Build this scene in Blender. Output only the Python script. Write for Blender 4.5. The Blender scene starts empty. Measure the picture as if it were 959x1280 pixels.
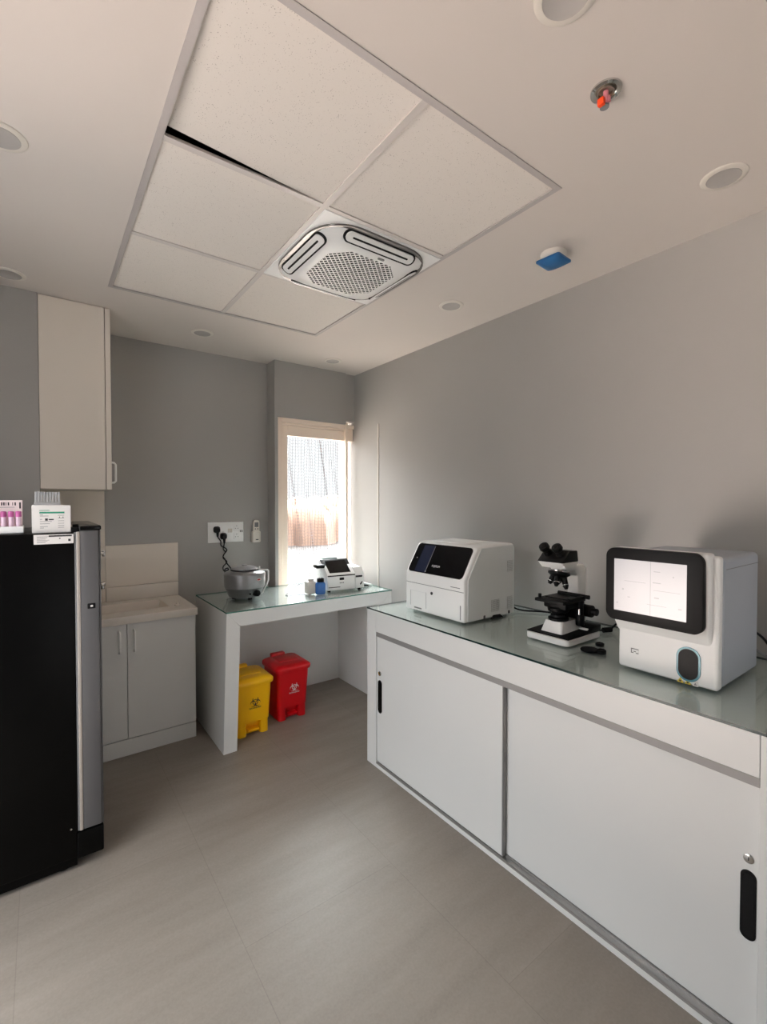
import bpy, bmesh, math, random
from mathutils import Vector, Matrix
random.seed(7)
SC = bpy.context.scene
COL = SC.collection
PI = math.pi
R = math.radians

# ------------------------------------------------------------------ materials
def srgb(r, g, b):
    f = lambda c: c / 12.92 if c <= .04045 else ((c + .055) / 1.055) ** 2.4
    return (f(r / 255), f(g / 255), f(b / 255), 1)

def mat(name, rgb, rough=.5, metal=0., var=.04, scale=6., bump=0., bscale=120., coat=0., spec=.5, stretch=None):
    """painted / plastic / metal surface: slight procedural mottling and optional grain"""
    m = bpy.data.materials.new(name); m.use_nodes = True
    nt = m.node_tree; n = nt.nodes; l = nt.links
    b = n['Principled BSDF']
    b.inputs['Roughness'].default_value = rough
    b.inputs['Metallic'].default_value = metal
    b.inputs['Specular IOR Level'].default_value = spec
    b.inputs['Coat Weight'].default_value = coat
    c = srgb(*rgb)
    tc = n.new('ShaderNodeTexCoord')
    src = tc.outputs['Object']
    if stretch:
        mp = n.new('ShaderNodeMapping'); mp.inputs['Scale'].default_value = stretch
        l.new(src, mp.inputs['Vector']); src = mp.outputs['Vector']
    nz = n.new('ShaderNodeTexNoise'); nz.inputs['Scale'].default_value = scale; nz.inputs['Detail'].default_value = 4
    l.new(src, nz.inputs['Vector'])
    mx = n.new('ShaderNodeMix'); mx.data_type = 'RGBA'
    k0, k1 = 1 - var, 1 + var
    mx.inputs[6].default_value = (c[0] * k0, c[1] * k0, c[2] * k0, 1)
    mx.inputs[7].default_value = (min(1, c[0] * k1), min(1, c[1] * k1), min(1, c[2] * k1), 1)
    l.new(nz.outputs['Fac'], mx.inputs[0]); l.new(mx.outputs[2], b.inputs['Base Color'])
    if bump:
        n2 = n.new('ShaderNodeTexNoise'); n2.inputs['Scale'].default_value = bscale; n2.inputs['Detail'].default_value = 3
        l.new(src, n2.inputs['Vector'])
        bp = n.new('ShaderNodeBump'); bp.inputs['Strength'].default_value = bump; bp.inputs['Distance'].default_value = .002
        l.new(n2.outputs['Fac'], bp.inputs['Height']); l.new(bp.outputs['Normal'], b.inputs['Normal'])
    return m

def glow(name, rgb, strength):
    m = mat(name, (14, 14, 15), .2)
    b = m.node_tree.nodes['Principled BSDF']
    b.inputs['Emission Color'].default_value = srgb(*rgb); b.inputs['Emission Strength'].default_value = strength
    return m

def glass(name, tint, rough=0.):
    """sheet glass: tinted see-through plus mirror reflection by Fresnel"""
    m = bpy.data.materials.new(name); m.use_nodes = True
    nt = m.node_tree; n = nt.nodes; l = nt.links
    n.remove(n['Principled BSDF'])
    out = n['Material Output']
    t = n.new('ShaderNodeBsdfTransparent'); t.inputs['Color'].default_value = (*tint, 1)
    g = n.new('ShaderNodeBsdfGlossy'); g.inputs['Roughness'].default_value = rough
    # Schlick reflectance from the facing angle, the same on both faces of the sheet
    ge = n.new('ShaderNodeNewGeometry')
    dt = n.new('ShaderNodeVectorMath'); dt.operation = 'DOT_PRODUCT'; l.new(ge.outputs['Incoming'], dt.inputs[0]); l.new(ge.outputs['Normal'], dt.inputs[1])
    ab = n.new('ShaderNodeMath'); ab.operation = 'ABSOLUTE'; l.new(dt.outputs['Value'], ab.inputs[0])
    om = n.new('ShaderNodeMath'); om.operation = 'SUBTRACT'; om.inputs[0].default_value = 1; om.use_clamp = True; l.new(ab.outputs[0], om.inputs[1])
    pw = n.new('ShaderNodeMath'); pw.operation = 'POWER'; pw.inputs[1].default_value = 5; l.new(om.outputs[0], pw.inputs[0])
    fr = n.new('ShaderNodeMath'); fr.operation = 'MULTIPLY_ADD'; fr.inputs[1].default_value = .95; fr.inputs[2].default_value = .05; l.new(pw.outputs[0], fr.inputs[0])
    mx = n.new('ShaderNodeMixShader')
    l.new(fr.outputs[0], mx.inputs['Fac']); l.new(t.outputs[0], mx.inputs[1]); l.new(g.outputs[0], mx.inputs[2])
    l.new(mx.outputs[0], out.inputs['Surface'])
    return m

M = {}
M['wall'] = mat('grey wall paint', (164, 162, 158), .5, var=.025, scale=2.5, bump=.06, bscale=90)
M['ceil'] = mat('ceiling paint', (216, 208, 201), .8, var=.015, scale=2, bump=.05, bscale=60)
M['laminate'] = mat('white laminate', (224, 225, 223), .38, var=.012, scale=5)
M['cream'] = mat('cream laminate', (226, 217, 205), .45, var=.012, scale=5)
M['ceramic'] = mat('white ceramic', (224, 217, 208), .25, var=.01)
M['board'] = mat('white board under glass', (226, 226, 222), .6, var=.02)
M['white'] = mat('white plastic', (246, 246, 244), .35, var=.01)
M['sidewhite'] = mat('light grey plastic', (228, 231, 230), .45, var=.015)
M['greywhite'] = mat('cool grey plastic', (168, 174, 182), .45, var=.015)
M['offwhite'] = mat('aged white plastic', (222, 216, 206), .45, var=.02)
M['black'] = mat('black plastic', (8, 8, 9), .5, var=.1, spec=.2)
M['gloss'] = mat('black glossy panel', (7, 7, 9), .14, var=.1, spec=.3)
M['dark'] = mat('dark recess', (14, 13, 13), .8, var=.1)
M['grey'] = mat('mid grey plastic', (120, 121, 122), .5, var=.04)
M['vent'] = mat('grey perforated mesh', (128, 130, 131), .6, var=.1, scale=300)
M['alu'] = mat('brushed aluminium', (172, 170, 168), .38, .75, var=.06, scale=12, stretch=(1, .05, 1))
M['ringmetal'] = mat('grey metal ring', (120, 118, 116), .3, .8)
M['chrome'] = mat('chrome', (205, 203, 200), .12, 1., var=.03)
M['fridge'] = mat('black fridge enamel', (2, 2, 2), .35, var=.1, spec=.15)
M['fridgegrey'] = mat('grey brushed door edge', (98, 97, 98), .5, .3, var=.14, scale=9, stretch=(1, 1, .25))
M['trimmetal'] = mat('satin steel trim', (196, 188, 180), .35, .5, var=.08, scale=9, stretch=(1, 1, .2))
M['track'] = mat('grey track', (140, 139, 138), .55, .1, var=.05, scale=12, stretch=(1, .05, 1))
M['brass'] = mat('warm satin trim', (176, 164, 150), .3, .8, var=.05)
M['yellow'] = mat('yellow bin plastic', (250, 190, 0), .38, var=.03, bump=.05, bscale=200)
M['red'] = mat('red bin plastic', (206, 4, 20), .36, var=.03, bump=.05, bscale=200)
M['silver'] = mat('silver hammered paint', (150, 150, 151), .36, .7, var=.06, scale=60, bump=.08, bscale=260)
M['silverdark'] = mat('dull silver paint', (118, 119, 120), .42, .6, var=.06, scale=60)
M['blue'] = mat('blue liquid bottle', (56, 108, 178), .25, var=.05)
M['bluecap'] = mat('blue dust cover', (24, 92, 146), .35, var=.12, scale=30)
M['frame'] = mat('cream glow window profile', (250, 233, 216), .35, var=.01)  # cream tint holds the peach window glow in the profile colour
M['net'] = mat('grey netting', (70, 62, 66), .7, var=.1)
M['edgetrim'] = mat('grey edge angle', (186, 180, 178), .5, .1)
M['metalgrid'] = mat('grey metal ceiling grid', (214, 207, 202), .45, .1, var=.05)
M['orange'] = mat('orange cap', (240, 70, 16), .4)
M['pink'] = mat('pink plastic', (224, 140, 150), .4)
M['purple'] = mat('purple tube cap', (190, 96, 156), .4, var=.08)
M['tube'] = mat('tube with pale label', (226, 200, 216), .35, var=.08, scale=60)
M['paper'] = mat('white paper', (236, 232, 228), .7, var=.015)
M['green'] = mat('teal green print', (44, 150, 118), .6)
M['ink'] = mat('dark ink', (50, 48, 50), .7)
M['greyink'] = mat('grey ink', (150, 148, 150), .7)
M['pinkcap'] = mat('pink white card', (238, 222, 221), .6)
M['teal'] = mat('teal ring', (64, 130, 146), .35)
M['sign'] = mat('yellow warning sticker', (214, 190, 70), .5)
M['whiteprint'] = mat('white print', (225, 222, 222), .5)
M['redlogo'] = mat('red print', (176, 60, 60), .5)
M['diffuser'] = mat('grey lamp diffuser', (176, 172, 168), .5, var=.02)
M['plate'] = mat('sage plastic plate', (150, 172, 166), .4)
M['screen_dark'] = glow('dim blue screen', (24, 40, 84), .16)
M['screen'] = glow('lit white screen', (236, 231, 233), .36)
M['screenmark'] = glow('pale screen marks', (206, 203, 208), .33)
M['glasstop'] = glass('green tinted glass', (.94, .97, .96))
M['glassedge'] = mat('dark glass edge', (22, 44, 42), .15, var=.1)
M['glassedgelight'] = mat('green glass edge', (70, 120, 108), .15, var=.1)
M['pane'] = glass('window pane', (.97, .985, .98))
M['clear'] = mat('frosted clear plastic', (205, 205, 206), .3)
M['clear'].node_tree.nodes['Principled BSDF'].inputs['Alpha'].default_value = .55
M['ground'] = mat('sunlit dry earth', (40, 33, 29), .9, var=.16, scale=.08)
M['bounce_grey'] = mat('grey bounce ground', (98, 95, 93), .9, var=.06, scale=.3)
M['bounce_dark'] = mat('dark low bounce ground', (62, 60, 60), .9, var=.08, scale=.5)
M['bounce_pale'] = mat('pale bounce ground', (240, 220, 207), .9, var=.05, scale=.2)
M['trees'] = mat('hazy scrub', (136, 108, 92), .9, var=.2, scale=1.)
M['concrete'] = mat('pale concrete', (200, 190, 182), .9)

def floor_mat():
    m = bpy.data.materials.new('stone look floor tiles'); m.use_nodes = True
    nt = m.node_tree; n = nt.nodes; l = nt.links; b = n['Principled BSDF']
    tc = n.new('ShaderNodeTexCoord')
    mp = n.new('ShaderNodeMapping'); mp.inputs['Rotation'].default_value = (0, 0, R(-90)); mp.inputs['Location'].default_value = (.09, .40, 0)
    l.new(tc.outputs['Object'], mp.inputs['Vector'])
    br = n.new('ShaderNodeTexBrick'); br.inputs['Scale'].default_value = 1
    br.inputs['Brick Width'].default_value = 1.2; br.inputs['Row Height'].default_value = .615
    br.inputs['Mortar Size'].default_value = .0014; br.inputs['Mortar Smooth'].default_value = .1
    br.inputs['Color1'].default_value = srgb(141, 133, 124); br.inputs['Color2'].default_value = srgb(137, 129, 120); br.inputs['Mortar'].default_value = srgb(130, 122, 114)
    l.new(mp.outputs['Vector'], br.inputs['Vector'])
    m2 = n.new('ShaderNodeMapping'); m2.inputs['Scale'].default_value = (1.2, 7, 1); m2.inputs['Rotation'].default_value = (0, 0, R(28))
    l.new(tc.outputs['Object'], m2.inputs['Vector'])
    nz = n.new('ShaderNodeTexNoise'); nz.inputs['Scale'].default_value = 1.6; nz.inputs['Detail'].default_value = 8; nz.inputs['Roughness'].default_value = .62
    l.new(m2.outputs['Vector'], nz.inputs['Vector'])
    fine = n.new('ShaderNodeTexNoise'); fine.inputs['Scale'].default_value = 130; fine.inputs['Detail'].default_value = 2
    l.new(tc.outputs['Object'], fine.inputs['Vector'])
    ad = n.new('ShaderNodeMath'); ad.operation = 'MULTIPLY_ADD'; ad.inputs[1].default_value = .5
    l.new(fine.outputs['Fac'], ad.inputs[0]); l.new(nz.outputs['Fac'], ad.inputs[2])
    cr = n.new('ShaderNodeMapRange'); cr.inputs['From Min'].default_value = .45; cr.inputs['From Max'].default_value = 1.05
    cr.inputs['To Min'].default_value = .84; cr.inputs['To Max'].default_value = 1.13
    l.new(ad.outputs[0], cr.inputs['Value'])
    mx = n.new('ShaderNodeMix'); mx.data_type = 'RGBA'; mx.blend_type = 'MULTIPLY'; mx.inputs[0].default_value = 1
    cc = n.new('ShaderNodeCombineColor'); [l.new(cr.outputs[0], cc.inputs[i]) for i in range(3)]
    l.new(br.outputs['Color'], mx.inputs[6]); l.new(cc.outputs[0], mx.inputs[7])
    l.new(mx.outputs[2], b.inputs['Base Color'])
    b.inputs['Roughness'].default_value = .42; b.inputs['Specular IOR Level'].default_value = .35
    bp = n.new('ShaderNodeBump'); bp.inputs['Strength'].default_value = .15; bp.inputs['Distance'].default_value = .002
    l.new(ad.outputs[0], bp.inputs['Height']); l.new(bp.outputs['Normal'], b.inputs['Normal'])
    return m
M['floor'] = floor_mat()

def tile_mat():
    m = bpy.data.materials.new('mineral fibre ceiling tile'); m.use_nodes = True
    nt = m.node_tree; n = nt.nodes; l = nt.links; b = n['Principled BSDF']
    tc = n.new('ShaderNodeTexCoord')
    v = n.new('ShaderNodeTexVoronoi'); v.inputs['Scale'].default_value = 170
    l.new(tc.outputs['Object'], v.inputs['Vector'])
    nz = n.new('ShaderNodeTexNoise'); nz.inputs['Scale'].default_value = 45; nz.inputs['Detail'].default_value = 3
    l.new(tc.outputs['Object'], nz.inputs['Vector'])
    mm = n.new('ShaderNodeMath'); mm.operation = 'MULTIPLY_ADD'; mm.inputs[1].default_value = -.55; l.new(nz.outputs['Fac'], mm.inputs[0]); l.new(v.outputs['Distance'], mm.inputs[2])
    cr = n.new('ShaderNodeValToRGB')
    cr.color_ramp.elements[0].position = -.0; cr.color_ramp.elements[0].color = srgb(190, 181, 173)
    cr.color_ramp.elements[1].position = .06; cr.color_ramp.elements[1].color = srgb(233, 226, 218)
    ad = n.new('ShaderNodeMath'); ad.operation = 'ADD'; ad.inputs[1].default_value = .16
    l.new(mm.outputs[0], ad.inputs[0]); l.new(ad.outputs[0], cr.inputs['Fac'])
    l.new(cr.outputs['Color'], b.inputs['Base Color']); b.inputs['Roughness'].default_value = .85
    bp = n.new('ShaderNodeBump'); bp.inputs['Strength'].default_value = .25; bp.inputs['Distance'].default_value = .002
    l.new(nz.outputs['Fac'], bp.inputs['Height']); l.new(bp.outputs['Normal'], b.inputs['Normal'])
    return m
M['tile'] = tile_mat()

# ------------------------------------------------------------------ geometry helper
ORG = {}
class G:
    """collects shapes in room coordinates and links them as ONE mesh object"""
    def __init__(s): s.bm = bmesh.new(); s.mats = []; s.cur = 0; s.X = Matrix()
    def use(s, m):
        if m not in s.mats: s.mats.append(m)
        s.cur = s.mats.index(m); return s
    def _add(s, src):
        for f in src.faces: f.material_index = s.cur
        bmesh.ops.transform(src, matrix=s.X, verts=src.verts)
        me = bpy.data.meshes.new('scratch'); src.to_mesh(me); src.free(); s.bm.from_mesh(me); bpy.data.meshes.remove(me)
        return s
    def _bev(s, b, w, seg, edges=None):
        if w > 0: bmesh.ops.bevel(b, geom=list(edges if edges is not None else b.edges), offset=w, segments=seg, affect='EDGES', profile=.5)
    def box(s, x0, x1, y0, y1, z0, z1, bev=0., seg=2, vert=None):
        b = bmesh.new(); bmesh.ops.create_cube(b, size=1)
        bmesh.ops.transform(b, matrix=Matrix.Translation(((x0 + x1) / 2, (y0 + y1) / 2, (z0 + z1) / 2)) @ Matrix.Diagonal((x1 - x0, y1 - y0, z1 - z0, 1)), verts=b.verts)
        if vert:   # round only the edges along one axis first
            ax = 'xyz'.index(vert[0]); es = [e for e in b.edges if abs((e.verts[0].co - e.verts[1].co)[ax]) > 1e-6 and (e.verts[0].co - e.verts[1].co).length - abs((e.verts[0].co - e.verts[1].co)[ax]) < 1e-6]
            s._bev(b, vert[1], 6, es)
            if bev: s._bev(b, bev, seg, [e for e in b.edges if len(e.link_faces) == 2 and e.calc_face_angle(0) > 1.])
        else: s._bev(b, bev, seg)
        return s._add(b)
    def prism(s, pts, axis, a0, a1, bev=0., seg=2):
        """polygon in the plane across axis (x: (y,z), y: (x,z), z: (x,y)) extruded from a0 to a1"""
        mk = {'x': lambda p, a: (a, p[0], p[1]), 'y': lambda p, a: (p[0], a, p[1]), 'z': lambda p, a: (p[0], p[1], a)}[axis]
        b = bmesh.new()
        A = [b.verts.new(mk(p, a0)) for p in pts]; B = [b.verts.new(mk(p, a1)) for p in pts]
        n = len(pts); b.faces.new(A); b.faces.new(B[::-1])
        for i in range(n): b.faces.new((A[i], B[i], B[(i + 1) % n], A[(i + 1) % n]))
        bmesh.ops.recalc_face_normals(b, faces=b.faces)
        s._bev(b, bev, seg)
        return s._add(b)
    def cyl(s, p0, p1, r0, r1=None, n=20, bev=0.):
        p0, p1 = Vector(p0), Vector(p1); r1 = r0 if r1 is None else r1; d = p1 - p0
        b = bmesh.new(); bmesh.ops.create_cone(b, cap_ends=True, segments=n, radius1=r0, radius2=r1, depth=d.length)
        if bev: s._bev(b, bev, 2, [e for e in b.edges if any(len(f.verts) > 4 for f in e.link_faces)])
        bmesh.ops.transform(b, matrix=Matrix.Translation((p0 + p1) / 2) @ d.to_track_quat('Z', 'Y').to_matrix().to_4x4(), verts=b.verts)
        return s._add(b)
    def lathe(s, prof, c, n=40, axis=(0, 0, 1)):
        b = bmesh.new(); rings = []
        for r, z in prof: rings.append([b.verts.new((max(r, 1e-4) * math.cos(2 * PI * i / n), max(r, 1e-4) * math.sin(2 * PI * i / n), z)) for i in range(n)])
        for q in range(len(rings) - 1):
            for i in range(n): b.faces.new((rings[q][i], rings[q][(i + 1) % n], rings[q + 1][(i + 1) % n], rings[q + 1][i]))
        b.faces.new(rings[0][::-1]); b.faces.new(rings[-1])
        bmesh.ops.recalc_face_normals(b, faces=b.faces)
        bmesh.ops.transform(b, matrix=Matrix.Translation(c) @ Vector(axis).to_track_quat('Z', 'Y').to_matrix().to_4x4(), verts=b.verts)
        return s._add(b)
    def tube(s, pts, r, n=8, smooth=True):
        P = [Vector(p) for p in pts]
        if smooth and len(P) > 2:
            Q = []
            for i in range(len(P) - 1):
                a, b_, c, d = P[max(i - 1, 0)], P[i], P[i + 1], P[min(i + 2, len(P) - 1)]
                for k in range(5):
                    t = k / 5; Q.append(.5 * ((2 * b_) + (c - a) * t + (2 * a - 5 * b_ + 4 * c - d) * t * t + (3 * b_ - a - 3 * c + d) * t ** 3))
            P = Q + [P[-1]]
        b = bmesh.new(); rings = []; up = None
        for i, p in enumerate(P):
            d = (P[min(i + 1, len(P) - 1)] - P[max(i - 1, 0)]).normalized()
            if up is None: up = d.orthogonal().normalized()
            up = (up - d * up.dot(d)).normalized(); w = d.cross(up)
            rings.append([b.verts.new(p + r * (up * math.cos(2 * PI * k / n) + w * math.sin(2 * PI * k / n))) for k in range(n)])
        for q in range(len(rings) - 1):
            for i in range(n): b.faces.new((rings[q][i], rings[q][(i + 1) % n], rings[q + 1][(i + 1) % n], rings[q + 1][i]))
        b.faces.new(rings[0][::-1]); b.faces.new(rings[-1])
        return s._add(b)
    def loft(s, secs):
        """list of rings (equal point counts, 3D points), capped"""
        b = bmesh.new(); rg = [[b.verts.new(p) for p in r] for r in secs]; n = len(rg[0])
        for q in range(len(rg) - 1):
            for i in range(n): b.faces.new((rg[q][i], rg[q][(i + 1) % n], rg[q + 1][(i + 1) % n], rg[q + 1][i]))
        b.faces.new(rg[0][::-1]); b.faces.new(rg[-1])
        bmesh.ops.recalc_face_normals(b, faces=b.faces)
        return s._add(b)
    def text(s, body, size, mtx, depth=.0006, align='CENTER'):
        cu = bpy.data.curves.new('scratch', 'FONT'); cu.body = body; cu.size = size; cu.align_x = align; cu.align_y = 'CENTER'; cu.extrude = depth; cu.resolution_u = 2
        o = bpy.data.objects.new('scratch', cu); COL.objects.link(o)
        dg = bpy.context.evaluated_depsgraph_get(); me = bpy.data.meshes.new_from_object(o.evaluated_get(dg))
        b = bmesh.new(); b.from_mesh(me); bmesh.ops.transform(b, matrix=mtx, verts=b.verts)
        bpy.data.objects.remove(o); bpy.data.curves.remove(cu); bpy.data.meshes.remove(me)
        return s._add(b)
    def build(s, name, m=None, parent=None, org=None, flat=False):
        me = bpy.data.meshes.new(name)
        vs = [v.co for v in s.bm.verts]
        if parent is not None: o0 = ORG[parent.name]
        elif org is not None: o0 = Vector(org)
        else:
            lo = [min(v[i] for v in vs) for i in range(3)]; hi = [max(v[i] for v in vs) for i in range(3)]
            o0 = Vector(((lo[0] + hi[0]) / 2, (lo[1] + hi[1]) / 2, lo[2]))
        bmesh.ops.translate(s.bm, vec=-o0, verts=s.bm.verts)
        s.bm.to_mesh(me); s.bm.free()
        for q in (s.mats or [m]): me.materials.append(M[q] if isinstance(q, str) else q)
        o = bpy.data.objects.new(name, me); COL.objects.link(o)
        if parent is not None: o.parent = parent
        else: o.location = o0
        ORG[o.name] = o0
        if not flat:
            for p in me.polygons: p.use_smooth = True
            me.set_sharp_from_angle(angle=R(38))
        return o

def tag(o, label, cat, group=None):
    o['label'] = label; o['category'] = cat
    if group: o['group'] = group
    return o
def thing(name, label, cat, loc, group=None):
    o = bpy.data.objects.new(name, None); COL.objects.link(o); o.location = loc; o.empty_display_size = .05
    ORG[o.name] = Vector(loc); return tag(o, label, cat, group)
def struct(o): o['kind'] = 'structure'; return o
def rrect(cx, cy, w, d, r, n=5):
    pts = []
    for sx, sy, a0 in ((1, 1, 0), (-1, 1, 90), (-1, -1, 180), (1, -1, 270)):
        for k in range(n + 1):
            a = R(a0 + 90 * k / n); pts.append((cx + sx * (w / 2 - r) + r * math.cos(a), cy + sy * (d / 2 - r) + r * math.sin(a)))
    return pts

# ------------------------------------------------------------------ room shell
HC, XR, YB = 2.61, 2.24, 3.585
g = G(); g.box(-.9, 2.4, -1.75, 3.73, -.12, 0); struct(g.build('floor', 'floor'))
# ceiling: plaster slab with a rectangular opening for the tile grid, closed above by the void
OX0, OX1, OY0, OY1 = .30, 1.50, .972, 2.79
g = G().use('ceil')
for a in ((-.9, OX0, -1.75, 3.73), (OX1, 2.4, -1.75, 3.73), (OX0, OX1, -1.75, OY0), (OX0, OX1, OY1, 3.73)): g.box(*a, HC, HC + .28)
g.use('dark').box(-.9, 2.4, -1.75, 3.73, HC + .28, HC + .34)
struct(g.build('ceiling', flat=True))
g = G(); g.box(XR, 2.4, -1.75, 3.73, 0, HC); struct(g.build('wall_right', 'wall'))
g = G(); g.box(XR - .004, XR, 3.092, 3.104, 0, 2.14, .001, 1); struct(g.build('trim_1', 'offwhite'))
# back wall with the boxed-out window bay at its right end
WX0, WX1, WZ0, WZ1, YW = 1.511, 2.24, .70, 2.172, 3.44
g = G()
g.box(-.05, 1.485, YB, 3.73, 0, HC)
g.box(1.485, 2.140, YW, 3.73, WZ1, HC)
g.box(2.140, XR, YW + .02, 3.73, 2.20, HC)
g.box(1.485, WX0, YW, 3.73, WZ0, WZ1)
g.box(1.485, XR, YW, 3.73, 0, WZ0)
struct(g.build('wall_back', 'wall', flat=True))
# left wall: wide glazed opening near the camera, pier beside the sink niche
LX = -.75
g = G()
g.box(LX - .15, LX, -1.75, .8, 0, HC); g.box(LX - .15, LX, 2.15, 3.73, 0, HC); g.box(LX - .15, LX, .8, 2.15, 2.25, HC)
g.box(LX, 0, 3.102, 3.73, 0, HC)
struct(g.build('wall_left', 'wall', flat=True))
g = G()
DX0, DX1 = 1.05, 2.1  # unseen doorway added behind the camera to brighten the faces turned to it
g.box(LX - .15, DX0, -1.75, -1.6, 0, HC); g.box(DX1, 2.4, -1.75, -1.6, 0, HC); g.box(DX0, DX1, -1.75, -1.6, 2.1, HC); struct(g.build('wall_front', 'wall', flat=True))
g = G()
for x in (DX0, DX1 - .05): g.box(x, x + .05, -1.70, -1.62, 0, 2.1, .004, 1)
g.box(DX0, DX1, -1.70, -1.62, 2.05, 2.1, .004, 1); struct(g.build('added_doorway', 'white'))
g = G()
for y in (.8, 2.11): g.box(LX - .09, LX - .04, y, y + .04, 0, 2.25, .004, 1)
g.box(LX - .09, LX - .04, .8, 2.15, 2.21, 2.25, .004, 1); g.box(LX - .09, LX - .04, .8, 2.15, 0, .05, .004, 1)
w2 = struct(g.build('window_2', 'white'))

# window_1: profiles, mullion, panes
g = G()
def ring(x0, x1, z0, z1, w, y0, y1):
    g.box(x0, x0 + w, y0, y1, z0, z1, .003, 1); g.box(x0 + w, x1, y0, y1, z1 - w, z1, .003, 1); g.box(x0 + w, x1, y0, y1, z0, z0 + w, .003, 1)
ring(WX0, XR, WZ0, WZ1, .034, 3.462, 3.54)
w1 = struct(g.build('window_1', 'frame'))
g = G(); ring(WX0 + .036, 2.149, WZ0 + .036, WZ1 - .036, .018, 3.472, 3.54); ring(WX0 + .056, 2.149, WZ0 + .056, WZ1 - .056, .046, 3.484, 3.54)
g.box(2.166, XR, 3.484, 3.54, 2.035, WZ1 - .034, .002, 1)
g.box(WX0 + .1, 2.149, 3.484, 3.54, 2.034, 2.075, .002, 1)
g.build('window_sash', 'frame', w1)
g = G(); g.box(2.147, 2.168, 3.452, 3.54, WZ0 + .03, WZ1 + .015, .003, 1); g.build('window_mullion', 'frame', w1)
g = G(); g.box(WX0 + .1, 2.149, 3.512, 3.518, WZ0 + .09, 2.035); g.build('window_glass', 'pane', w1, flat=True)
g = G(); g.box(2.166, XR, 3.512, 3.518, WZ0 + .09, 2.04); g.build('window_glass', 'pane', w1, flat=True)

# netting hung outside the window: wavy strands joined by short slanting links
g = G().use('net')
NX, NZ, NR = 33, 62, .0019
def strand(i, z):
    x = 1.58 + i * .0225
    return (x + .012 * math.sin(z * 4.1 + i * .33) + .006 * math.sin(z * 9 + i * 1.3) + .02 * math.sin(z * 1.5 + .5), 3.80 + .02 * math.sin(i * .9 + z * 2), z)
for i in range(NX + 1):
    g.tube([strand(i, .5 + k * 1.735 / NZ) for k in range(0, NZ + 1, 2)], NR, 3, smooth=False)
for i in range(NX):
    dz = .012 if (i // 5) % 2 else -.012
    for k in range(NZ):
        z = .5 + (k + .5) * 1.735 / NZ
        a, b = strand(i, z), strand(i + 1, z + dz)
        if (i + k) % 1 == 0: g.tube([a, b], NR * .8, 3, smooth=False)
g.tube([(1.46, 3.80, 2.235), (2.40, 3.80, 2.235)], .008, 8)
tag(g.build('bird_net', None, None, flat=True), 'wavy grey safety netting hanging outside the narrow window', 'net')

# outside: sunlit ground, scrub on the horizon
g = G(); g.box(-150, 150, -80, 260, -4.2, -4.0); struct(g.build('ground', 'ground'))
g = G(); g.box(-40, 40, 3.9, 26, -3.995, -3.95); struct(g.build('ground_bounce_window', 'bounce_pale'))  # unseen pale ground added to bounce daylight up to the ceiling
g = G(); g.box(-40, -.9, -40, 3.9, -3.995, -3.95); struct(g.build('ground_bounce_left', 'bounce_grey'))  # unseen ground, tone set for the bounce through the left opening
g = G(); g.box(-.9, 40, -40, -1.75, -3.995, -3.95); struct(g.build('ground_low_bounce', 'bounce_dark'))  # unseen ground, darkened to cut the bounce through the added doorway
g = G()
for i in range(120):
    x = -10 + i * 1.0 + random.uniform(-.6, .6); y = 62 + random.uniform(-6, 10); h = random.uniform(4.6, 7.0); w = random.uniform(1.4, 3.2)
    g.lathe([(w * 1.2, -4), (w * 1.1, -4 + h * .45), (w * .9, -4 + h * .72), (w * .5, -4 + h * .92), (.02, -4 + h)], (x, y, 0), 7)
tl = g.build('treeline', 'trees'); tl['kind'] = 'stuff'; tag(tl, 'hazy row of scrub trees on the horizon beyond the window', 'trees')

# ------------------------------------------------------------------ ceiling grid, tiles, cassette
MX, RY = .878, (OY0, 1.563, 2.185, OY1)
g = G()
t = .024
for x in (MX,): g.box(x - t / 2, x + t / 2, OY0, OY1, HC - .001, HC + .004); g.box(x - .002, x + .002, OY0, OY1, HC + .004, HC + .05)
for y in RY[1:3]: g.box(OX0, OX1, y - t / 2, y + t / 2, HC - .0005, HC + .0035)
struct(g.build('trim_2', 'metalgrid', flat=True))
g = G()   # L-angle round the opening
e = .016
g.box(OX0 - .006, OX0 + e, OY0 - .006, OY1 + .006, HC - .002, HC + .002); g.box(OX1 - e, OX1 + .006, OY0 - .006, OY1 + .006, HC - .002, HC + .002)
g.box(OX0, OX1, OY0 - .006, OY0 + e, HC - .0025, HC + .002); g.box(OX0, OX1, OY1 - e, OY1 + .006, HC - .0025, HC + .002)
struct(g.build('trim_3', 'edgetrim', flat=True))
def tile(x0, x1, y0, y1, label, dz=(0, 0, 0, 0), sh=(0, 0)):
    g = G(); z = HC + .0045
    pts = [(x0, y0), (x1, y0), (x1, y1 - sh[1]), (x0, y1 - sh[0])]
    g.loft([[(p[0], p[1], z + q) for p, q in zip(pts, dz)], [(p[0], p[1], z + .016 + q) for p, q in zip(pts, dz)]])
    tag(g.build('ceiling_tile', 'tile', flat=True), label, 'ceiling tile', 'ceiling tiles in the metal grid')
TL, TM, TR_ = OX0 + .006, MX, OX1 - .006
tile(TL, TM - .004, RY[0] + .006, RY[1] - .004, 'large speckled white ceiling tile with a dark gap along its far edge', (0, 0, 0, .016), (.026, .002))
tile(TL, TM - .004, RY[1] + .004, RY[2] - .004, 'speckled white ceiling tile between the gapped tile and the far corner tile, left of the air vent')
tile(TL, TM - .004, RY[2] + .004, RY[3] - .006, 'speckled white ceiling tile in the grid corner nearest the tall wall cabinet')
tile(TM + .004, TR_, RY[0] + .006, RY[1] - .004, 'speckled white ceiling tile between the air vent and the orange sprinkler')
tile(TM + .004, TR_, RY[2] + .004, RY[3] - .006, 'speckled white ceiling tile beside the air vent, nearest the window')

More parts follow.
